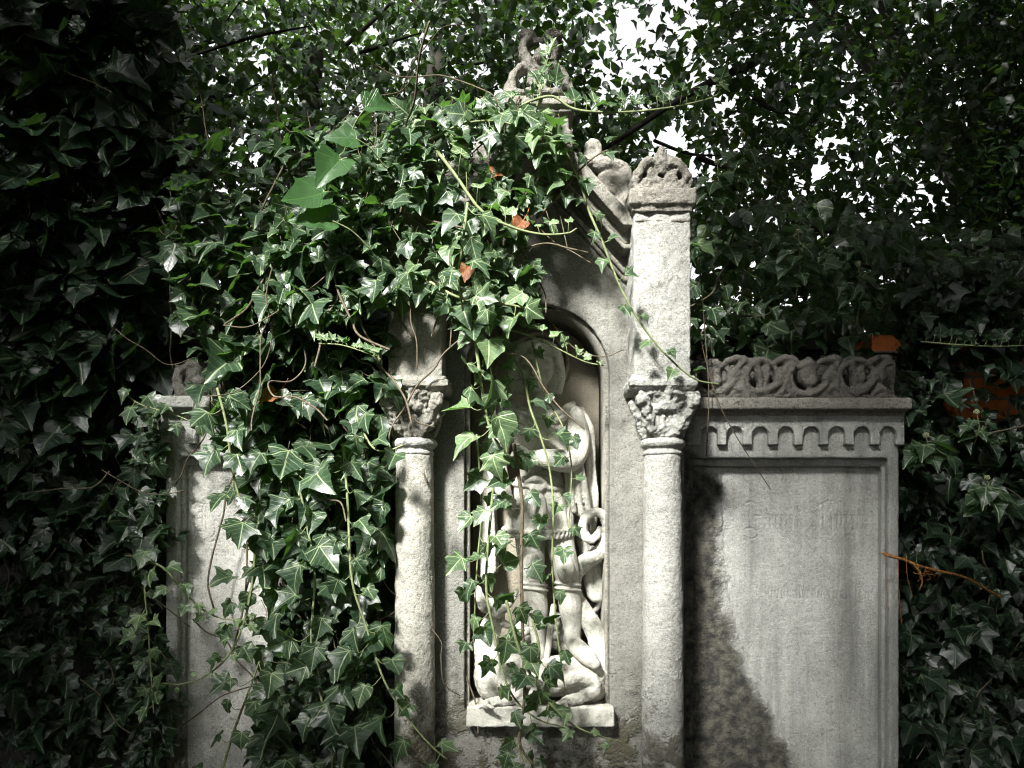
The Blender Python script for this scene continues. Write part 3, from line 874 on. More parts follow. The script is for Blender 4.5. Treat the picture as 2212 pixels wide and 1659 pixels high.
# cloak: collar folds, sash across the chest, drapery falling on both sides
m = MB()
for k in range(5):
    o = k * 8.5; z = -.016 * (k % 2)
    T(m, [(1104 - k * 2, 870 + o * .6, YB - .005, 7), (1126, 882 + o, YB - .050 + z, 6), (1164, 894 + o, YB - .068 + z, 6.5), (1206, 886 + o * .75, YB - .050 + z, 6), (1238, 872 + o * .5, YB - .005, 7)], 10)
for k in range(6):
    o = k * 11; z = -.018 * (k % 2) - .002
    T(m, [(1104 + o * .35, 880 + k * 3, YB - .04, 7), (1138 + o * .5, 920 - k, YB - .068 + z, 6.2), (1182 + o * .55, 954 - k * 4, YB - .072 + z, 6.5), (1216 + o * .5, 984 - k * 4, YB - .060 + z, 7), (1226 + o * .6, 1030, YB - .035 + z, 7), (1226 + o * .75, 1075, YB - .015 + z, 7), (1232 + o * .8, 1098 + k * 6, YB + z, 6)], 10)
for k in range(4):
    o = k * 9; z = -.022 * (k % 2)
    T(m, [(1250 + k * 2, 886, YB + .02, 8), (1268 + o * .3, 930, YB + .03 + z, 8), (1266 + o * .5, 1010, YB + .03 + z, 8), (1264 + o * .8, 1080, YB + .025 + z, 8), (1254 + o, 1130 + k * 6, YB + .025 + z, 7)], 10)
for k in range(6):
    o = k * 10; z = -.024 * (k % 2)
    T(m, [(1090 - k, 890, YB + .01, 9), (1072 - o * .2, 960, YB + .065 + z, 9), (1062 - o * .3, 1050, YB + .07 + z, 9), (1068 - o * .5, 1150, YB + .07 + z, 9), (1070 - o * .5, 1230 + k * 3, YB + .04 + z, 8)], 10)
# scrolled lower end of the cloak by the tail
T(m, [(1250, 1140, YB + .05, 14), (1266, 1200, YB + .05, 13), (1272, 1260, YB + .045, 12), (1282, 1290, YB + .03, 11), (1296, 1292, YB + .02, 8), (1294, 1306, YB + .04, 7), (1280, 1326, YB + .06, 6)], 12)
T(m, [(1280, 1190, YB + .05, 13), (1290, 1230, YB + .045, 14), (1297, 1268, YB + .04, 14), (1300, 1280, YB + .035, 13)], 12)
carve(m.build('cloak', M['statue'], stt), 0.0026, 0.003, 0.02, 0, 0.0010)
# broken spear
m = MB()
T(m, [(1196, 1310, YB - .01, 7), (1190, 1350, YB - .02, 7), (1184, 1400, YB - .03, 7), (1178, 1440, YB - .05, 6)], 10)
m.build('spear', M['statue'], stt)
# dragon
m = MB()
DY = YB - .03
T(m, [(1112, 1492, DY, 30), (1160, 1466, DY, 42), (1215, 1460, DY, 46), (1262, 1466, DY - .01, 44), (1292, 1440, DY, 30), (1298, 1405, DY + .01, 25), (1286, 1365, DY + .02, 22), (1262, 1325, DY + .04, 22), (1238, 1285, DY + .05, 21), (1238, 1245, DY + .04, 20), (1262, 1216, DY + .02, 19), (1292, 1196, DY, 16), (1309, 1165, DY - .01, 14), (1312, 1132, DY - .015, 12), (1298, 1110, DY - .02, 11), (1276, 1108, DY - .025, 11), (1261, 1126, DY - .03, 11), (1262, 1152, DY - .03, 11), (1276, 1166, DY - .03, 10), (1290, 1156, DY - .025, 8), (1294, 1140, DY - .02, 5)], 16, 0.9, 8)
for k in range(5):
    T(m, [(1268 + k * 8, 1430, DY - .045 + k * .006, 5), (1276 + k * 9, 1460, DY - .055 + k * .008, 6), (1272 + k * 8, 1498, DY - .045 + k * .008, 5)], 8)
E(m, 1074, 1462, DY, 52, 50, 58); E(m, 1100, 1440, DY - .01, 42, 44, 48); E(m, 1262, 1486, DY, 52, 46, 36)
T(m, [(1066, 1430, DY, 40), (1052, 1398, DY, 30), (1058, 1362, DY, 24), (1070, 1334, DY - .01, 22), (1066, 1312, DY - .03, 20)], 16)
E(m, 1056, 1308, DY - .04, 24, 20, 17); T(m, [(1050, 1312, DY - .05, 13), (1036, 1290, DY - .06, 11), (1034, 1272, DY - .06, 7)], 10)
T(m, [(1072, 1326, DY - .05, 12), (1092, 1312, DY - .06, 10), (1108, 1292, DY - .055, 8), (1116, 1276, DY - .05, 5)], 10)
T(m, [(1080, 1342, DY - .03, 10), (1100, 1352, DY - .03, 8), (1112, 1344, DY - .03, 6)], 10)
for k in range(6): E(m, 1036 - k * 1.5, 1372 + k * 16, DY + .005, 6, 6, 9)
# legs and claws
T(m, [(1096, 1470, DY - .05, 22), (1118, 1496, DY - .07, 18), (1100, 1510, DY - .085, 14), (1072, 1516, DY - .09, 12), (1050, 1521, DY - .095, 10)], 12)
for k in range(4): T(m, [(1060 - k * 3, 1518, DY - .092 - .006 * k, 6), (1042 - k * 2 + 6 * k, 1524, DY - .10 - .01 * k, 5), (1036 + 10 * k, 1529, DY - .10 - .012 * k, 3.5)], 8)
T(m, [(1196, 1482, DY - .05, 18), (1240, 1462, DY - .07, 19), (1280, 1470, DY - .07, 16), (1284, 1490, DY - .075, 14), (1262, 1504, DY - .08, 13), (1228, 1514, DY - .085, 13)], 12)
for k in range(4): T(m, [(1226 - k * 3, 1512, DY - .09, 6), (1206 + k * 5, 1520, DY - .10 - .006 * k, 6), (1200 + k * 8, 1528, DY - .10 - .008 * k, 4)], 8)
T(m, [(1092, 1480, DY - .06, 16), (1130, 1470, DY - .075, 14), (1160, 1480, DY - .08, 13), (1150, 1508, DY - .085, 12), (1124, 1520, DY - .09, 10)], 12)
# folded wing behind the legs
for k in range(4):
    T(m, [(1080, 1400 + k * 12, YB + .05, 10), (1130, 1350 + k * 18, YB + .06, 11), (1190, 1330 + k * 22, YB + .06, 11), (1250, 1350 + k * 20, YB + .06, 10)], 10)
carve(m.build('dragon', M['statue'], stt), 0.0032, 0.009, 0.022, 1, 0.0028)

# ------------------------------------------------------------------ brick wall behind, right and left
def brick_wall(x0, x1, y, top, label, name='brick_wall', mat='brick'):
    t = thing(name, label, 'wall', ((x0 + x1) / 2, y, 0))
    m = MB(); m.box((x0, y, -0.05), (x1, y + 0.3, top)); m.build('masonry', M[mat], t, False)
    m = MB()
    x = x0
    while x < x1:
        m.box((x + .004, y - 0.035, top + .003), (min(x + 0.248, x1), y + 0.335, top + 0.063)); x += 0.25
    m.build('coping', M[mat], t, False)
    m = MB(); m.box((x0 + .01, y - 0.008, top - 0.062), (x1 - .01, y + .1, top - 0.035)); m.build('mortar_band', M['cap'], t, False)
    return t
brick_wall(1.25, 6.0, 0.42, W(0, 768, 0.42).z, 'orange red brick wall behind the right tablet, mostly hidden by ivy')
brick_wall(-6.0, 1.24, 0.62, W(0, 760, 0.62).z, 'dark stone garden wall close behind the niche and the ivy-clad tablet', 'garden_wall', 'dark_stone')

# ------------------------------------------------------------------ leaves
half_l = [(0.00, 0.02), (0.07, -0.07), (0.20, -0.12), (0.34, -0.10), (0.49, -0.02), (0.43, 0.10), (0.39, 0.20), (0.50, 0.32), (0.62, 0.50), (0.44, 0.50), (0.27, 0.55), (0.20, 0.72), (0.10, 0.88), (0.0, 1.04)]
half_h = [(0.00, 0.00), (0.08, -0.07), (0.20, -0.11), (0.32, -0.08), (0.42, 0.02), (0.46, 0.12), (0.47, 0.22), (0.46, 0.33), (0.43, 0.44), (0.36, 0.55), (0.28, 0.66), (0.19, 0.78), (0.09, 0.91), (0.0, 1.04)]
def template(half, rings=True):
    h = np.array(half)
    left = h[1:-1][::-1] * (-1, 1)
    out = np.vstack([h, left])
    return out
OL, OH = template(half_l), template(half_h)
NO = len(OL)
CEN = np.array((0.0, 0.28))
def leaf_topology():
    f = []
    # outline 0..NO-1, ring NO..2NO-1, centre 2NO
    for i in range(NO):
        j = (i + 1) % NO
        f.append((i, j, NO + j)); f.append((i, NO + j, NO + i)); f.append((NO + i, NO + j, 2 * NO))
    return np.array(f)
LT = leaf_topology()
small_l = np.array([(0, 0), (0.25, -0.10), (0.46, 0.06), (0.40, 0.22), (0.58, 0.46), (0.28, 0.58), (0, 1.02), (-0.28, 0.58), (-0.58, 0.46), (-0.40, 0.22), (-0.46, 0.06), (-0.25, -0.10)])
small_o = np.array([(0, 0), (0.16, 0.06), (0.27, 0.24), (0.29, 0.45), (0.22, 0.68), (0.10, 0.88), (0, 1.05), (-0.10, 0.88), (-0.22, 0.68), (-0.29, 0.45), (-0.27, 0.24), (-0.16, 0.06)])
NS = len(small_l)
ST = np.array([(i, (i + 1) % NS, NS) for i in range(NS)])

def norm(a): return a / (np.linalg.norm(a, axis=-1, keepdims=True) + 1e-9)

def leaf_mesh(name, pos, nrm, tip, size, tone, mat, parent=None, heart=None, simple=False, fold=None, rng=RNG):
    """one mesh of many leaves: pos is the base of each blade"""
    n = len(pos)
    pos, nrm, tip = np.asarray(pos, float), norm(np.asarray(nrm, float)), np.asarray(tip, float)
    size = np.broadcast_to(np.asarray(size, float), (n,)); tone = np.broadcast_to(np.asarray(tone, float), (n,))
    tip = norm(tip - nrm * np.sum(tip * nrm, 1)[:, None])
    side = np.cross(tip, nrm)
    heart = np.clip(rng.normal(0.35 if heart is None else heart + 0.08, 0.36, n), -0.12, 1)
    if simple:
        o2 = small_l[None] * (1 - heart)[:, None, None] + small_o[None] * heart[:, None, None]
        P2 = np.concatenate([o2, np.broadcast_to(np.array([[[0, 0.35]]]), (n, 1, 2))], 1)
        topo = ST
    else:
        o2 = OL[None] * (1 - heart)[:, None, None] + OH[None] * heart[:, None, None]
        o2 = o2 + rng.normal(0, 0.022, o2.shape)
        ring = CEN + (o2 - CEN) * 0.52
        P2 = np.concatenate([o2, ring, np.broadcast_to(CEN[None, None], (n, 1, 2))], 1)
        topo = LT
    uv = P2.copy()
    wid = rng.uniform(0.85, 1.12, n)[:, None]
    X, Y = P2[..., 0] * wid, P2[..., 1]
    fd = rng.normal(0.28, 0.26, n)[:, None] if fold is None else rng.normal(fold, 0.15, n)[:, None]
    cu = rng.normal(0.22, 0.28, n)[:, None]
    tw = rng.normal(0, 0.22, n)[:, None]
    ph = rng.uniform(0, 6.28, n)[:, None]
    wv = rng.uniform(0.0, 0.07, n)[:, None]
    r2 = np.hypot(X, Y - 0.28)
    Zd = fd * np.abs(X) * (0.6 + 0.7 * np.abs(X)) - cu * (Y - 0.15) ** 2 * 0.8 + tw * X * Y + wv * np.sin(np.arctan2(Y - 0.28, X) * 5 + ph) * r2 * 2
    Zd = Zd - 0.25 * np.clip(r2 - 0.45, 0, 1) * rng.uniform(0, 1.4, n)[:, None]
    V = pos[:, None] + size[:, None, None] * (X[..., None] * side[:, None] + Y[..., None] * tip[:, None] + Zd[..., None] * nrm[:, None])
    nv = P2.shape[1]
    F = (topo[None] + (np.arange(n) * nv)[:, None, None]).reshape(-1, 3)
    me = bpy.data.meshes.new(name)
    me.vertices.add(n * nv); me.vertices.foreach_set('co', V.reshape(-1).astype(np.float32))
    me.loops.add(F.size); me.loops.foreach_set('vertex_index', F.ravel().astype(np.int32))
    me.polygons.add(len(F)); me.polygons.foreach_set('loop_start', np.arange(0, F.size, 3, dtype=np.int32)); me.polygons.foreach_set('loop_total', np.full(len(F), 3, np.int32))
    u = me.uv_layers.new(name='UVMap')
    u.data.foreach_set('uv', uv.reshape(-1, 2)[F.ravel()].ravel().astype(np.float32))
    at = me.attributes.new('tone', 'FLOAT', 'POINT')
    at.data.foreach_set('value', np.repeat(np.clip(tone, 0, 1), nv).astype(np.float32))
    me.update(); me.validate()
    return link(name, me, mat, parent)

def petioles(m, pos, tip, nrm, L, r=0.0011):
    for p, t, n, l in zip(pos, tip, nrm, L):
        p = np.array(p); q = p - np.array(t) * l * 0.8 + np.array((random.uniform(-.3, .3), random.uniform(0, .6), random.uniform(-.5, .1))) * l
        mid = (p + q) / 2 - np.array(n) * l * 0.22
        m.tube([p, mid, q], r, 4, 1.0, False, 3)

VINES = 'trailing ivy vines'
def vine(label, pts, size, tone=0.5, step=26, r0=2.6, r1=1.0, up=0.0, face=(0, -0.75, 0.45), heart=0.2, mat='ivy', stem='stem', taper=True, ends=(0.03, 1.0), pet=0.6, jit=0.5, name='ivy_vine', group=VINES, leafy=True):
    """a single shoot: stem along sheet points (x, y, depth), leaves on curved petioles"""
    P3 = [W(*p) for p in pts]
    base = P3[0]
    size *= 0.84
    t = thing(name, label, 'ivy vine', base, group)
    m = MB()
    n = len(P3)
    rad = [(r0 + (r1 - r0) * i / (n - 1)) * px for i in range(n)]
    m.tube(P3, rad, 7, 1.0, True, 8)
    Q, _ = spline(P3, 1, 30)
    seg = np.linalg.norm(np.diff(Q, axis=0), axis=1); cum = np.concatenate([[0], np.cumsum(seg)])
    total = cum[-1]
    s_ = ends[0] * total
    pos, nrm, tip, sz, tn = [], [], [], [], []
    sd = 1
    while leafy and s_ < total * ends[1]:
        i = min(np.searchsorted(cum, s_), len(Q) - 2)
        b = Q[i]; d = Q[i + 1] - Q[i]; d = d / (np.linalg.norm(d) + 1e-9)
        f = s_ / total
        k = (1 - 0.62 * f) if taper else random.uniform(0.8, 1.1)
        L = size * px * k * random.uniform(0.8, 1.2)
        lat = np.cross(d, (0, 1, 0)) * sd
        lat = lat / (np.linalg.norm(lat) + 1e-9)
        if up: out = np.array((0.15 * sd, -0.25, 1.0)) + RNG.normal(0, 0.2, 3)
        else: out = lat * 0.9 + np.array((0, -0.55, -0.15)) + RNG.normal(0, 0.3, 3)
        out = out / np.linalg.norm(out)
        pl = L * pet * random.uniform(0.6, 1.3)
        e = b + out * pl
        mid = b + out * pl * 0.5 + np.array((0, -0.2, -0.25 if not up else 0.05)) * pl
        m.tube([b, mid, e], [0.9 * px, 0.75 * px, 0.7 * px], 5, 1.0, False, 4)
        nr = np.array(face) + RNG.normal(0, jit, 3) * (1, 0.5, 1) + out * 0.25
        tp = out * 0.7 + np.array((0, -0.1, 0.55 if up else -0.75)) + RNG.normal(0, 0.3, 3)
        pos.append(e); nrm.append(nr); tip.append(tp); sz.append(L); tn.append(np.clip(tone + 0.45 * f * (1 if taper else 0) + random.uniform(-0.2, 0.2), 0, 1))
        s_ += step * px * random.uniform(0.7, 1.3) * (0.6 + 0.4 * k)
        sd = -sd
    m.build('stem', M[stem], t)
    if pos: leaf_mesh('leaves', pos, nrm, tip, sz, tn, M[mat], t, heart=heart)
    return t

def inside(poly, X, Y):
    r = np.zeros(X.shape, bool)
    n = len(poly)
    for i in range(n):
        x0, y0 = poly[i]; x1, y1 = poly[(i + 1) % n]
        c = ((y0 > Y) != (y1 > Y)) & (X < (x1 - x0) * (Y - y0) / (y1 - y0 + 1e-9) + x0)
        r ^= c
    return r

# smooth value noise used to clump foliage
NG = RNG.random((64, 64))
def vnoise(X, Y):
    xi, yi = np.floor(X).astype(int), np.floor(Y).astype(int)
    fx, fy = X - xi, Y - yi
    fx, fy = fx * fx * (3 - 2 * fx), fy * fy * (3 - 2 * fy)
    g = lambda a, b: NG[a % 64, b % 64]
    return (g(xi, yi) * (1 - fx) + g(xi + 1, yi) * fx) * (1 - fy) + (g(xi, yi + 1) * (1 - fx) + g(xi + 1, yi + 1) * fx) * fy

def ivy_mass(name, label, cat, poly, n, depth, size, tone, mat='ivy', heart=0.3, face=(0.0, -0.65, 0.6), tipd=(0, -0.35, -0.8), jn=0.42, stems=20, clump=45, stem_mat='bark_stem', keep=None, pet=True, simple=False, group=None, kind=None):
    xs = [p[0] for p in poly]; ys = [p[1] for p in poly]
    X, Y = np.zeros(0), np.zeros(0)
    while len(X) < n:
        a = RNG.uniform(min(xs), max(xs), n * 2); b = RNG.uniform(min(ys), max(ys), n * 2)
        ok = inside(poly, a, b) & (RNG.random(n * 2) < np.clip(vnoise(a / clump + 3.3, b / clump + 7.7) * 1.7 - 0.15, 0.04, 1))
        if keep is not None: ok &= RNG.random(n * 2) < keep(a, b)
        X = np.concatenate([X, a[ok]]); Y = np.concatenate([Y, b[ok]])
    X, Y = X[:n], Y[:n]
    dep = depth(X, Y, RNG.random(n))
    pos = np.array([W(x, y, d) for x, y, d in zip(X, Y, dep)])
    c = W(sum(xs) / len(xs), max(ys), float(np.mean(dep)))
    t = thing(name, label, cat, (c.x, c.y, max(0, c.z)), group, kind)
    nr = np.array(face) + RNG.normal(0, jn, (n, 3)) * (1, 0.6, 0.9)
    tp = np.array(tipd) + RNG.normal(0, 0.4, (n, 3))
    sz = (size(X, Y) if callable(size) else size) * px * np.clip(RNG.lognormal(0, 0.28, n), 0.45, 1.7) * (D + dep) / D
    tn = (tone(X, Y) if callable(tone) else tone) + RNG.normal(0, 0.16, n)
    leaf_mesh('foliage', pos, nr, tp, sz, tn, M[mat], t, heart=heart, simple=simple)
    m = MB()
    if pet:
        k = RNG.permutation(n)[:int(n * 0.55)]
        petioles(m, pos[k], norm(tp[k]), norm(nr[k]), sz[k] * 0.9)
    for _ in range(stems):
        i = random.randrange(n)
        p = np.array(pos[i]) + (0, 0.03, 0)
        d = np.array((random.uniform(-.5, .5), 0, random.choice((-1, -1, 0.6)))); pts = [p]
        for j in range(random.randint(4, 8)):
            d = d + RNG.normal(0, 0.35, 3) * (1, 0.25, 1); d /= np.linalg.norm(d)
            pts.append(pts[-1] + d * random.uniform(.04, .09))
        m.tube(pts, random.uniform(.0012, .0032), 6, 1.0, True, 5)
    if m.v: m.build('stems', M[stem_mat], t)
    return t

# --- ivy over the gable and the left pillar
ivy_mass('ivy', 'thick ivy spilling over the gable and left pillar of the niche', 'ivy',
         [(690, 380), (800, 300), (900, 235), (1010, 215), (1080, 205), (1100, 230), (1180, 225), (1230, 300), (1225, 380), (1150, 400), (1130, 470), (1150, 560), (1165, 640), (1120, 690), (1060, 695), (1000, 700), (950, 640), (880, 625), (840, 660), (700, 700), (600, 690), (560, 560), (620, 450)],
         720, lambda X, Y, r: -0.145 - 0.13 * r, 39, lambda X, Y: 0.32 + 0.22 * np.clip((X - 700) / 400, 0, 1), heart=0.25, stems=40)
# --- ivy hanging over the left tablet
def keep_lt(a, b):
    edge_ = np.interp(b, [560, 850, 950, 1000, 1100, 1200, 1300, 1450, 1660], [370, 440, 450, 480, 500, 520, 540, 560, 520])
    return np.clip((a - edge_) / 60, 0, 1) * np.where(b > 1250, 0.8, 1.0)
ivy_mass('ivy', 'curtain of large dark ivy leaves hanging over the left tablet', 'ivy',
         [(400, 560), (835, 560), (850, 900), (845, 1100), (820, 1300), (830, 1480), (760, 1700), (500, 1700), (480, 1200), (400, 950)],
         560, lambda X, Y, r: 0.06 - 0.22 * r, 52, lambda X, Y: 0.26 - 0.0002 * (Y - 700), heart=0.3, stems=30, keep=keep_lt, clump=60)
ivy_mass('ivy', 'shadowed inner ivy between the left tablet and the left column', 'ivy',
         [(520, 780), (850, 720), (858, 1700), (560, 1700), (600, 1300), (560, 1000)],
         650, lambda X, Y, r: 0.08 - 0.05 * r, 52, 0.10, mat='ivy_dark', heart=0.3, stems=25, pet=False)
# --- ivy sprawling between the tablets and the dark wall (upper left)
ivy_mass('ivy', 'glossy ivy shelf above the left tablet, running up to the gable', 'ivy',
         [(400, 300), (700, 240), (900, 230), (860, 420), (700, 690), (840, 720), (830, 800), (470, 800), (380, 700), (360, 480)],
         900, lambda X, Y, r: 0.10 - (0.28 - 0.08 * np.clip((Y - 600) / 150, 0, 1)) * r, 42, lambda X, Y: 0.22 + 0.0004 * (X - 400), heart=0.55, stems=30, tipd=(0, -0.6, -0.5), face=(0, -0.5, 0.85))
# --- dark ivy wall on the left
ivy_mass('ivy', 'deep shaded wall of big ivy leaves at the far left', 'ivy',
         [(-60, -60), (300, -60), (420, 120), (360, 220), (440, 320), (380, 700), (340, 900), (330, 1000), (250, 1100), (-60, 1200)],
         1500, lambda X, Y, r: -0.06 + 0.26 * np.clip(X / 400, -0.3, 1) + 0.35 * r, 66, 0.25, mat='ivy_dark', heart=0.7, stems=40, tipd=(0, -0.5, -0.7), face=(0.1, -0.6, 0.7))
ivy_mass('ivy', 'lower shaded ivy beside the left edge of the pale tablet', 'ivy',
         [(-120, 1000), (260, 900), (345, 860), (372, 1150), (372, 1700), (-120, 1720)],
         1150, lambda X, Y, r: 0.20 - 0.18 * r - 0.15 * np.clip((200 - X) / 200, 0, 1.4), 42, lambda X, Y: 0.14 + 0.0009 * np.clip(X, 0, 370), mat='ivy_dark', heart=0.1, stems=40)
# --- right: ivy on the brick wall
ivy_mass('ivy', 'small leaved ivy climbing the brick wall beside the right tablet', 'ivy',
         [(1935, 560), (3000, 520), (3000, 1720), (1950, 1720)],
         3300, lambda X, Y, r: 0.34 - 0.12 * r, 38, 0.12, mat='ivy_dark', heart=0.25, stems=60,  # leaf tone lowered to paint the dimness at lower right
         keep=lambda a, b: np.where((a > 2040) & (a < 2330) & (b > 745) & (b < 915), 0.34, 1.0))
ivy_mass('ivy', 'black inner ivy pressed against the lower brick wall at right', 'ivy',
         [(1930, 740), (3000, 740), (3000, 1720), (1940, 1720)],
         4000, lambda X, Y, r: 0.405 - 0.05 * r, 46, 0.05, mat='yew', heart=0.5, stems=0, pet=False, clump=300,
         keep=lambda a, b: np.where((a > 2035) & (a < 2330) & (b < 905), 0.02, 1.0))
# --- ivy behind the right cresting
ivy_mass('ivy', 'dense ivy standing behind the right pillar and the right cresting', 'ivy',
         [(1360, 500), (1495, 480), (1700, 430), (2080, 500), (3000, 520), (3000, 800), (1930, 800), (1360, 790)],
         2000, lambda X, Y, r: 0.36 + 0.55 * r, 36, lambda X, Y: 0.42 - 0.0005 * (np.minimum(X, 2200) - 1500), heart=0.6, stems=60, tipd=(0, -0.5, -0.6))

# --- trailing vines
vine('bright runner stretching right from the finial, leaves upright', [(1085, 258, -.22), (1130, 226, -.22), (1190, 208, -.22), (1232, 232, -.22), (1275, 241, -.22), (1350, 242, -.2), (1420, 236, -.2), (1480, 226, -.18), (1535, 212, -.18), (1555, 200, -.18)], 34, 0.5, 17, 3.0, 1.4, up=1, pet=0.75, taper=False, face=(0.2, -0.9, 0.2))
vine('thin vine with tiny leaves slanting across the right pillar', [(1222, 330, -.2), (1255, 400, -.2), (1272, 455, -.2), (1300, 520, -.2), (1340, 620, -.2), (1385, 700, -.2), (1440, 768, -.2), (1500, 818, -.2), (1552, 830, -.2)], 36, 0.55, 40, 3.2, 1.6, pet=0.6, taper=False, ends=(0.12, .99))
vine('pale arching shoot with bright young leaves over the gable', [(940, 320, -.28), (985, 380, -.32), (1040, 455, -.34), (1105, 490, -.34), (1170, 506, -.34), (1225, 504, -.34), (1245, 494, -.34)], 51, 0.72, 30, 3.6, 1.5, up=1, pet=0.9, ends=(.25, 1))
vine('sunlit vine of pale leaves falling over the left side of the arch', [(1018, 680, -.24), (1030, 760, -.26), (1044, 860, -.26), (1060, 930, -.26), (1085, 972, -.24)], 58, 0.75, 25, 4, 2, taper=False, pet=0.5)
vine('brown vine of large leaves beside the statue head', [(1076, 650, -.2), (1074, 740, -.2), (1066, 850, -.2), (1075, 930, -.2), (1092, 980, -.18)], 45, 0.4, 34, 3.4, 2.5, stem='bark_stem', taper=False)
vine('slender shoot crossing the arch toward its right edge', [(1060, 700, -.18), (1130, 720, -.18), (1190, 746, -.18), (1260, 780, -.16), (1305, 790, -.16)], 48, 0.6, 30, 2.6, 1.2, up=1, pet=0.6)
vine('green shoot slanting from the arch down the statue chest', [(1080, 750, -.16), (1126, 800, -.16), (1145, 880, -.16), (1170, 950, -.16), (1188, 1020, -.15), (1195, 1100, -.15), (1193, 1230, -.14), (1203, 1360, -.14), (1220, 1490, -.14)], 41, 0.45, 50, 2.8, 1.8, taper=False, pet=0.8)
vine('fine dark shoot trailing past the statue shoulder', [(1150, 740, -.12), (1176, 850, -.12), (1205, 900, -.12), (1220, 935, -.12), (1234, 1002, -.12), (1232, 1080, -.12), (1228, 1140, -.12)], 34, 0.4, 44, 2.2, 1.2, taper=False)
vine('thick dark vine hanging straight down the middle of the statue', [(1110, 960, -.2), (1122, 1040, -.2), (1128, 1100, -.2), (1126, 1230, -.19), (1130, 1400, -.19), (1133, 1502, -.19), (1123, 1604, -.19), (1150, 1650, -.19)], 48, 0.35, 40, 4, 3, stem='bark_stem', taper=False, pet=0.7)
vine('leafy vine drooping along the left legs to the base slab', [(1075, 960, -.18), (1062, 1090, -.18), (1050, 1256, -.18), (1064, 1352, -.18), (1090, 1465, -.18), (1120, 1519, -.18), (1165, 1555, -.18), (1222, 1571, -.18)], 48, 0.55, 36, 3.2, 1.6, taper=False, pet=0.7)
vine('vine hugging the left jamb of the niche', [(1030, 940, -.14), (1040, 1092, -.14), (1030, 1230, -.14), (1022, 1400, -.14)], 50, 0.45, 46, 2.4, 1.4, taper=False)
vine('long vine sweeping over the dragon and off to the lower right', [(1094, 1300, -.22), (1118, 1393, -.22), (1152, 1468, -.22), (1203, 1536, -.22), (1247, 1571, -.22), (1300, 1592, -.22), (1350, 1605, -.22)], 54, 0.5, 40, 3.4, 1.4, pet=0.7)
vine('short vine clustered at the feet of the statue', [(1150, 1340, -.24), (1165, 1400, -.24), (1160, 1470, -.24), (1168, 1520, -.24)], 53, 0.4, 34, 2.6, 2, taper=False)
vine('vine dangling down the left column shaft', [(742, 960, -.16), (752, 1100, -.16), (760, 1250, -.18), (790, 1350, -.18), (830, 1470, -.2), (880, 1550, -.2), (930, 1610, -.2), (965, 1640, -.2)], 56, 0.5, 34, 3, 1.5, taper=False, pet=0.7)
vine('leafy spray reaching over the left column capital', [(770, 900, -.22), (800, 960, -.24), (830, 975, -.26), (870, 962, -.26)], 56, 0.5, 40, 2.6, 1.6, taper=False)
vine('small leaved runner lying level left of the left pillar', [(690, 742, -.3), (735, 745, -.3), (780, 758, -.3), (822, 776, -.3)], 24, 0.75, 11, 1.6, 1, up=1, taper=False, pet=0.5)
vine('curved bare-ended shoot sweeping over the pale tablet', [(552, 1180, -.06), (545, 1260, -.06), (525, 1350, -.06), (490, 1420, -.06), (440, 1462, -.06), (390, 1478, -.06), (350, 1476, -.06)], 34, 0.6, 42, 3, 1.4, ends=(.2, 1), pet=0.8)
vine('shoot leaning from the pale tablet edge toward its middle', [(305, 1208, -.05), (350, 1225, -.05), (385, 1262, -.05), (430, 1310, -.05), (480, 1336, -.05), (555, 1340, -.05)], 48, 0.5, 26, 2.8, 1.2)
vine('dark vine at the middle of the pale tablet', [(530, 1080, -.03), (534, 1180, -.03), (528, 1300, -.03), (500, 1420, -.03)], 52, 0.3, 30, 2.6, 2, stem='bark_stem', taper=False)
vine('lower vine slanting up from the foot of the pale tablet', [(475, 1680, -.1), (505, 1580, -.1), (535, 1500, -.1), (560, 1430, -.1)], 52, 0.45, 34, 3, 2, taper=False, pet=0.9)
vine('leafy strand dropping beside the pale tablet, small green leaves', [(312, 1270, -.08), (320, 1360, -.08), (326, 1450, -.08), (332, 1540, -.08)], 36, 0.7, 26, 2, 1.4, taper=False)
vine('upper strand at the tablet corner under the cornice', [(270, 850, -.02), (300, 872, -.04), (340, 885, -.06), (400, 905, -.06), (440, 930, -.06)], 40, 0.4, 30, 1.8, 1.2, taper=False)
vine('vine with broad leaves low between tablet and column', [(690, 1480, -.12), (700, 1540, -.12), (715, 1600, -.12), (718, 1680, -.12)], 74, 0.4, 44, 2.6, 2, taper=False)
vine('hanging vine of broad leaves mid height left of the left column', [(640, 1010, -.14), (660, 1120, -.14), (680, 1240, -.14), (672, 1380, -.14), (690, 1460, -.14)], 65, 0.42, 36, 3, 2, taper=False)
vine('vine of crinkled leaves over the tablet frieze', [(470, 840, -.16), (490, 920, -.16), (500, 1000, -.15), (520, 1080, -.14), (560, 1130, -.14)], 61, 0.42, 34, 3, 2, taper=False)
vine('level shoot across the brick wall at the right edge', [(1990, 738, .18), (2060, 744, .18), (2140, 748, .18), (2230, 746, .18)], 34, 0.4, 18, 2, 1.4, up=1, mat='ivy_dark', taper=False)
vine('drooping vine over the lower wall under the base slab', [(1128, 1560, -.1), (1120, 1600, -.1), (1132, 1640, -.1), (1170, 1655, -.1)], 44, 0.35, 26, 2.6, 2, taper=False)
vine('vine of broad glossy leaves draped over the arch crown', [(930, 610, -.26), (985, 640, -.28), (1050, 655, -.28), (1110, 660, -.26), (1170, 680, -.24)], 59, 0.6, 32, 3, 2, taper=False)
vine('bright leafy strand hanging from the gable toward the arch', [(1010, 440, -.34), (1000, 520, -.36), (990, 600, -.36), (1000, 670, -.34)], 53, 0.62, 30, 3, 2, taper=False)
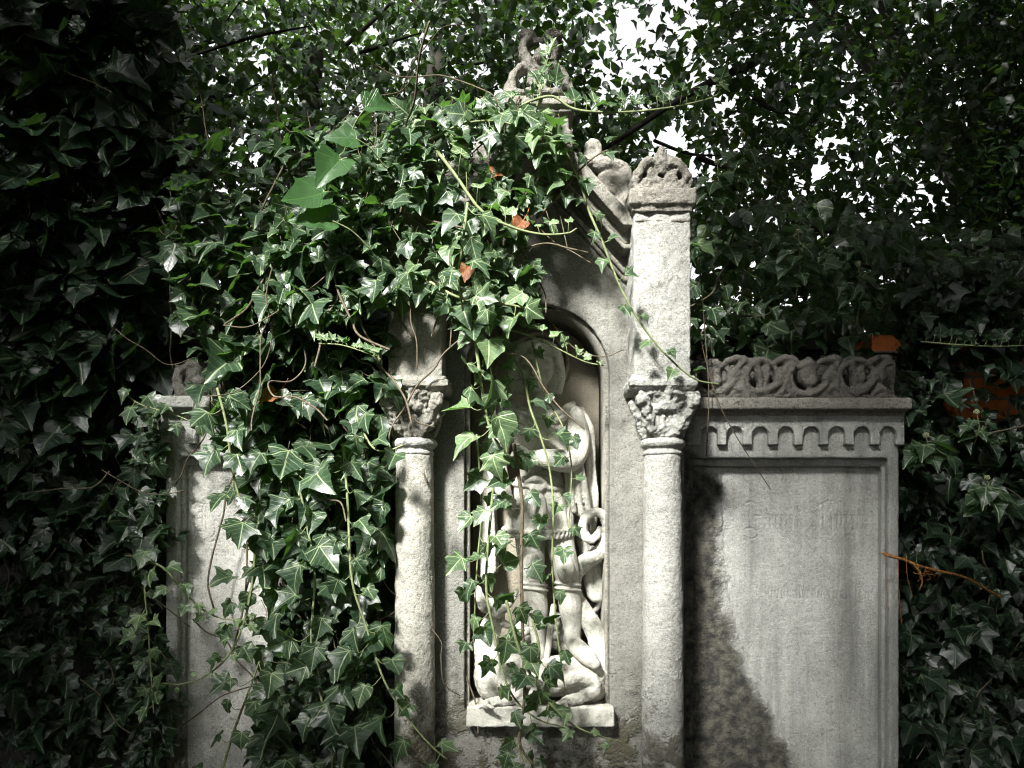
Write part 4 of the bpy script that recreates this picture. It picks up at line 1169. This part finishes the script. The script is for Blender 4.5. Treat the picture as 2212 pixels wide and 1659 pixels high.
vine('leafy shoot crossing the pedestal below the finial', [(930, 300, -.3), (1000, 268, -.3), (1075, 262, -.28), (1140, 282, -.26), (1200, 300, -.24)], 62, 0.5, 32, 2.6, 1.6, taper=False)
vine('young shoot climbing the finial', [(1160, 228, -.16), (1172, 180, -.16), (1180, 140, -.15), (1190, 100, -.15)], 38, 0.7, 18, 2, 1.2, up=1, taper=False)
vine('leafy shoot along the right rake of the gable', [(1160, 470, -.2), (1210, 420, -.2), (1245, 375, -.2), (1290, 335, -.2), (1340, 315, -.18)], 40, 0.45, 24, 2.8, 1.4, taper=False, stem='bark_stem')
# broad backlit leaves on the left shoulder
def broad(label, x, y, yd, s, ang, tone=0.3, nr=(0.2, -0.75, 0.35)):
    b = W(x, y, yd)
    t = thing('ivy_spray', label, 'ivy leaf', b, 'broad backlit leaves')
    tp = np.array((math.cos(math.radians(ang)), -0.1, math.sin(math.radians(ang))))
    leaf_mesh('blade', [b], [nr], [tp], [s * px], [tone], M['broad'], t, heart=0.6, fold=0.35)
    m = MB(); e = np.array(b); m.tube([e, e - tp * s * px * 0.4 + (0, 0.02, -.02), e - tp * s * px * 0.8 + (0, 0.05, -.06)], [.002, .002, .0022], 6); m.build('stalk', M['stem'], t)
M['broad'] = leaf_mat('backlit_leaf', ((0.015, 0.04, 0.012), (0.025, 0.062, 0.018), (0.05, 0.11, 0.025)), vein=(0.05, 0.12, 0.03), trans=0.3, tcol=(0.09, 0.22, 0.025))
broad('broad bright green leaf pointing down left, largest at the shoulder', 700, 415, -.36, 84, 215)
broad('broad green leaf under the largest one, nearly level', 720, 478, -.36, 78, 185)
broad('broad green leaf standing above the largest one', 735, 345, -.36, 76, 240)
broad('broad leaf at the upper left of the gable ivy', 790, 232, -.34, 64, 20)
broad('broad leaf just left of the arching shoot', 770, 300, -.34, 60, 190)

# --- right side: sprigs with flower heads, dry twig, bare stems, dead leaves
def sprig(label, x, y, yd, hgt, n, s):
    b = W(x, y, yd)
    t = thing('ivy_sprig', label, 'ivy sprig', b, 'flowering ivy sprigs')
    m = MB(); top = W(x + 4, y - hgt, yd - .02)
    m.tube([b, (b + top) / 2 + Vector((.006, -.01, 0)), top], [.0022, .0018, .0012], 6); 
    pos, nr, tp = [], [], []
    for k in range(n):
        a = k * 2.4; f_ = 0.25 + 0.6 * k / n
        c = b.lerp(top, f_); d = np.array((math.cos(a), -0.35 + 0.4 * math.sin(a), -0.1)); e = np.array(c) + d * .03
        m.tube([c, np.array(c) + d * .015 + (0, 0, .004), e], .0009, 5)
        pos.append(e); nr.append((d[0] * .3, -.6, .7)); tp.append(d + (0, -.1, -.45))
    m.build('stem', M['stem'], t)
    leaf_mesh('leaves', pos, nr, tp, s * px, 0.5, M['ivy'], t, heart=0.7)
    m = MB()
    for k in range(26):
        z = 1 - 2 * (k + .5) / 26; r = math.sqrt(1 - z * z); a = k * 2.4
        m.ell(top + Vector((r * math.cos(a), r * math.sin(a), z)) * .0075, (.0025,) * 3, 8, 6)
    m.build('flower_head', M['berry'], t)
sprig('flowering ivy sprig close to the right tablet edge, below its cornice', 1996, 1010, .12, 70, 9, 50)
sprig('flowering ivy sprig at mid height near the right picture edge', 2128, 1110, .14, 78, 8, 52)
sprig('flowering ivy sprig in front of the orange bricks', 2105, 960, .2, 70, 7, 34)
for lab, x, y, h in (('flowering ivy sprig nearest the right pillar cap', 1545, 470, 120), ('tall flowering ivy sprig rising above the right tablet', 1600, 440, 150), ('flowering ivy sprig high over the middle of the right tablet', 1720, 640, 140), ('flowering ivy sprig over the right end of the cresting', 1850, 700, 130)):
    sprig(lab, x, y, .3, h, 12, 44)
m = MB()
tw = thing('dry_twig', 'dry brown twig with curled rootlets poking across the right tablet edge', 'twig', W(2075, 1245, .1))
y = 0.02
m.tube([W(1906, 1194, y), W(1925, 1202, y), W(1950, 1208, y), (W(1985, 1222, y + .01)), W(2030, 1234, y + .03), W(2085, 1248, y + .08), W(2160, 1290, y + .2)], [.0045, .005, .0045, .004, .0045, .004, .004], 8)
m.tube([W(1972, 1216, y), W(1988, 1238, y - .01), W(1992, 1258, y - .01), W(1985, 1275, y)], [.003, .003, .0025, .002], 6)
carve(m.build('branch', M['twig'], tw), 0.002, 0.003, 0.006, 0)
m = MB()
for k in range(16):
    x0, y0 = 1965 + 5 * k * .5, 1232 + 5 * math.sin(k * 1.9)
    a = k * 1.3
    m.tube([W(x0 + 18, y0 + 8, y), W(x0 + 18 + 10 * math.cos(a), y0 + 6 + 8 * math.sin(a), y - .02), W(x0 + 18 + 16 * math.cos(a + .5), y0 + 6 + 14 * math.sin(a + .5), y - .01)], .0009, 5)
for x0, x1_, L in ((1912, 1920, 120), (1940, 1948, 150), (1958, 1972, 90)):
    m.tube([W(x0, 1200, y), W(x0 + 2, 1200 + L * .5, y - .01), W(x1_, 1200 + L, y)], .0007, 5)
m.build('rootlets', M['twig'], tw)
def bare(label, pts, r=1.1):
    t = thing('bare_stem', label, 'stem', W(*pts[0]), 'bare hanging stems')
    m_ = MB(); m_.tube([W(*p) for p in pts], r * px, 6, 1.0, True, 8); m_.build('stalk', M['bark_stem'], t)
bare('thin bare stem crossing the right cornice and frieze diagonally', [(1500, 640, .05), (1520, 760, 0), (1552, 868, 0), (1595, 950, 0), (1664, 1056, .04)])
bare('thin bare stem hanging straight down beside the right capital', [(1510, 560, .04), (1526, 760, 0), (1531, 860, 0), (1526, 985, .02)], 1.3)
bare('thin pale bare stem in front of the pale tablet edge', [(220, 1015, .02), (300, 1060, 0), (350, 1068, 0), (395, 1060, .02)], 1.2)
def dead(label, x, y, yd, s, ang):
    b = W(x, y, yd)
    t = thing('dead_leaf', label, 'dead leaf', b, 'withered orange leaves')
    tp = (math.cos(math.radians(ang)), -.1, math.sin(math.radians(ang)))
    leaf_mesh('blade', [b], [(0.2, -0.9, 0.5)], [tp], [s * px * 0.8], [0.45], M['dead'], t, heart=0.6, fold=0.5)
    m_ = MB(); e = np.array(b); q = np.array(tp); m_.tube([e, e - q * s * px * .3 + (0, .01, .01), e - q * s * px * .5 + (0, .02, .03)], .0012, 5); m_.build('stalk', M['twig'], t)
dead('orange dead leaf caught in ivy above the left tablet cornice', 596, 852, -.12, 50, 215)
dead('rusty dead leaf in the ivy under the gable peak', 1130, 478, -.26, 52, 235)
dead('dark orange dead leaf in the ivy left of the arch crown', 1010, 575, -.26, 46, 260)
dead('small dead leaf in the ivy near the gable top', 1078, 372, -.24, 40, 200)
dead('bright orange dead leaf right of the right pillar', 1528, 752, .2, 20, 250)
dead('tiny orange dead leaf just above the cresting', 1512, 772, .2, 15, 200)

# ------------------------------------------------------------------ thicket and trees behind
def tau(X, Y):
    """how thickly the foliage stands (optical depth) over the wall behind"""
    t = np.full(X.shape, 3.6)
    def blob(x, y, rx, ry, v):
        nonlocal t
        g = np.exp(-(((X - x) / rx) ** 2 + ((Y - y) / ry) ** 2) ** 1.5)
        t = t * (1 - g) + v * g
    t = np.where((X > 1480) & (X < 2090), 3.15, t)
    t = np.where((X > 420) & (X < 1050) & (Y > 40) & (Y < 420), 3.1, t)
    blob(1385, 60, 140, 140, 0.55); blob(1330, 150, 85, 60, 0.45); blob(1440, 40, 70, 70, 0.6); blob(1450, 305, 55, 60, 0.22); blob(1500, 360, 45, 45, 0.6)
    blob(1420, 400, 40, 40, 1.0)
    for x, y, r in ((1895, 35, 36), (2040, 330, 26), (2005, 420, 40), (1960, 500, 30), (1770, 370, 30), (1700, 330, 28), (1830, 530, 40), (1640, 560, 26), (2050, 400, 30), (1640, 170, 26), (1720, 60, 26), (1800, 300, 26), (1560, 210, 22), (1590, 480, 26)):
        blob(x, y, r, r, 0.6)
    for x, y, r in ((560, 150, 40), (620, 210, 26), (540, 320, 20), (700, 120, 30), (500, 390, 20), (950, 150, 24), (830, 60, 30)):
        blob(x, y, r, r, 1.5)
    cl = vnoise(X / 38 + 1.7, Y / 38 + 5.1)
    t = t * (0.35 + 1.25 * cl)
    t = np.where(X > 2090, 7.0, t)
    t = np.where(X < 330 + 120 * vnoise(Y / 50, X / 90), 5.5, t)
    return t
def thicket(name, label, cat, xr, yr, dr, size, mat, scale=1.0, tone=0.4, branches=20, group=None, trunk=None, fade=None, side=1):
    area = (xr[1] - xr[0]) * (yr[1] - yr[0])
    la = 0.36 * size * size
    n0 = int(area * 7.5 / la)
    X = RNG.uniform(*xr, n0); Y = RNG.uniform(*yr, n0)
    rag = 1 if fade is None else np.clip((fade - X) / 150 + 1.6 * vnoise(X / 60, Y / 60) - .3, 0, 1) if side > 0 else np.clip((X - fade) / 150 + 1.6 * vnoise(X / 60, Y / 60) - .3, 0, 1)
    ok = RNG.random(n0) < tau(X, Y) * scale / 7.5 * rag
    X, Y = X[ok], Y[ok]; n = len(X)
    dep = RNG.uniform(dr[0], dr[1], n)
    pos = np.array([W(x, y, d) for x, y, d in zip(X, Y, dep)])
    c = W((xr[0] + xr[1]) / 2, 1150, (dr[0] + dr[1]) / 2)
    t = thing(name, label, cat, (c.x, c.y, 0), group)
    nr = np.array((0, -0.55, 0.6)) + RNG.normal(0, 0.6, (n, 3)); tp = np.array((0, -0.2, -0.6)) + RNG.normal(0, 0.6, (n, 3))
    leaf_mesh('crown', pos, nr, tp, size * px * (D + dep) / D * np.clip(RNG.lognormal(0, .3, n), .5, 1.7), tone + RNG.normal(0, .2, n), M[mat], t, heart=0.7, simple=True)
    m = MB()
    mid = (dr[0] + dr[1]) / 2
    if trunk:
        tx = trunk
        b = W(tx, 1150, mid)
        m.tube([(b.x, mid, -0.05), (b.x + .05, mid, 1.2), (b.x - .05, mid + .1, 2.6), (b.x + .1, mid, 4.2)], [.13, .11, .09, .05], 12)
        m.build('trunk', M['bark'], t); m = MB()
    for _ in range(branches):
        m = MB()
        x, y, d = RNG.uniform(*xr), RNG.uniform(*yr), RNG.uniform(*dr)
        a = RNG.uniform(-0.5, 0.9) * random.choice((1, 1, -1)); L = RNG.uniform(100, 300)
        m.tube([W(x, y, d), W(x + L * .5 * math.cos(a), y - L * .5 * math.sin(a) + RNG.uniform(-15, 15), d), W(x + L * math.cos(a), y - L * math.sin(a), d)], [RNG.uniform(.006, .016), .007, .003], 7)
        m.build('branch', M['bark'], t)
    return t
thicket('tree', 'leafy tree behind the niche whose gaps let the white sky through', 'tree', (1000, 1560), (-120, 560), (0.9, 3.0), 21, 'back', 1.0, 0.5, 16, 'trees behind the monument', trunk=905)
thicket('tree', 'dense tree behind the right tablet, flecked with bits of sky', 'tree', (1560, 2800), (-120, 820), (0.8, 2.8), 21, 'back', 1.0, 0.32, 30, 'trees behind the monument', trunk=2140)
thicket('tree', 'light green backlit tree behind the ivy at upper left', 'tree', (240, 1000), (-120, 700), (0.9, 3.0), 20, 'back', 1.05, 0.8, 24, 'trees behind the monument', trunk=640, fade=330, side=-1)
thicket('tree', 'black shaded tree behind the ivy wall at far left', 'tree', (-260, 560), (-160, 800), (0.8, 2.4), 36, 'yew', 1.0, 0.3, 14, 'trees behind the monument', trunk=100, fade=400)
# a dark limb crossing the sky gap
m = MB(); bt = thing('fallen_limb', 'dark bare limb slanting across the bright sky gap', 'branch', W(1560, 200, .8))
m.tube([W(1620, 140, .9), W(1540, 175, .85), W(1450, 225, .8), W(1340, 300, .8), W(1290, 330, .8)], [.016, .015, .013, .010, .006], 10); m.build('limb', M['bark'], bt)

# ------------------------------------------------------------------ unseen trees added to block and shape the light (mostly out of frame)
def lit(x, z):
    """sun wanted on the wall face, shaping the added crowns: 0 shaded .. 1 open"""
    X = 1106 + 720 * x; Y = 1150 - (z - 1.607) * 720
    a = inside([(900, 120), (1120, 20), (1300, 30), (1560, 280), (1560, 1540), (1200, 1600), (900, 1560), (560, 1400), (380, 1400), (365, 960), (560, 700), (600, 380)], X, Y) * 1.0
    b = inside([(1560, 740), (1930, 800), (1930, 1500), (1560, 1600)], X, Y) * 0.5
    c = inside([(-60, 180), (620, 180), (620, 900), (-60, 860)], X, Y) * 0.35
    d = inside([(2020, 730), (2300, 730), (2300, 930), (2020, 930)], X, Y) * 0.6
    return np.maximum(np.maximum(a, b), np.maximum(c, d))
def blocker_canopy(label, xr, yr, zr, n, size, keep, trunk, group='added light-blocking trees'):
    P = np.stack([RNG.uniform(*xr, n), RNG.uniform(*yr, n), RNG.uniform(*zr, n)], 1)
    P = P[keep(P)]
    n = len(P)
    t = thing('tree', label, 'tree', (trunk[0], trunk[1], 0), group)
    nr = np.array((0, 0, 1.0)) + RNG.normal(0, .5, (n, 3)); tp = RNG.normal(0, 1, (n, 3)) - (0, 0, .4)
    leaf_mesh('crown', P, nr, tp, size * np.clip(RNG.lognormal(0, .25, n), .5, 1.6), 0.3 + RNG.normal(0, .15, n), M['yew'], t, heart=0.7, simple=True)
    m = MB()
    m.tube([(trunk[0], trunk[1], -.1), (trunk[0] + .1, trunk[1], 1.5), (trunk[0], trunk[1] + .1, 3.2), (trunk[0] + .1, trunk[1], zr[1] - .4)], [.2, .16, .13, .05], 12)
    m.build('trunk', M['bark'], t)
    for k in range(7):
        m = MB(); q = P[random.randrange(n)]
        m.tube([(trunk[0], trunk[1], 2.6 + .2 * k), ((trunk[0] + q[0]) / 2, (trunk[1] + q[1]) / 2, (3.0 + q[2]) / 2 + .3), tuple(q)], [.07, .045, .015], 8)
        m.build('branch', M['bark'], t)
def sun_keep(P):
    tt = P[:, 1] / SUN_TO.y          # travel back along the sun ray to the wall plane y = 0
    x = P[:, 0] - SUN_TO.x * tt; z = P[:, 2] - SUN_TO.z * tt
    return RNG.random(len(P)) > np.where(P[:, 1] < -0.2, lit(x, z) * 1.15, 0)
def not_view(P):
    # leaves stay above what the camera frames
    d = P[:, 1] + D
    top = HZ + d * (1150 / 720) / D * 1.03
    return (d < 0.05) | (P[:, 2] > top + 0.35)
blocker_canopy('unseen tree added left of the camera, crown thinned to shape the sun', (-6.5, -0.6), (-5.0, 0.4), (3.4, 5.4), 6500, .21, lambda P: sun_keep(P) & not_view(P), (-3.4, -2.2))
blocker_canopy('unseen tree added right of the camera, crown thinned to shade the right tablet', (-0.6, 6.0), (-5.0, 0.6), (3.4, 5.4), 6500, .21, lambda P: sun_keep(P) & not_view(P), (3.4, -1.6))
blocker_canopy('low unseen tree added close on the left side to block light', (-4.6, -2.3), (-4.0, 0.2), (0.4, 3.6), 3600, .21, lambda P: sun_keep(P) & (P[:, 0] < -1.55 - .64 * np.clip(P[:, 1] + 2.4, 0, 4)), (-3.2, -0.8))
blocker_canopy('low unseen tree added close on the right side to block light', (2.3, 4.6), (-4.0, 0.2), (0.4, 3.6), 3600, .21, lambda P: sun_keep(P) & (P[:, 0] > 1.55 + .64 * np.clip(P[:, 1] + 2.4, 0, 4)), (3.2, -0.2))
blocker_canopy('bushy unseen tree added behind the camera to block sky light', (-6.0, 6.0), (-6.6, -5.0), (0.2, 5.6), 5200, .26, sun_keep, (1.6, -5.9))
blocker_canopy('tall unseen tree added behind the right tablet to shade the background', (0.4, 6.0), (0.6, 5.0), (4.3, 8.6), 5200, .28, not_view, (3.9, 3.4))
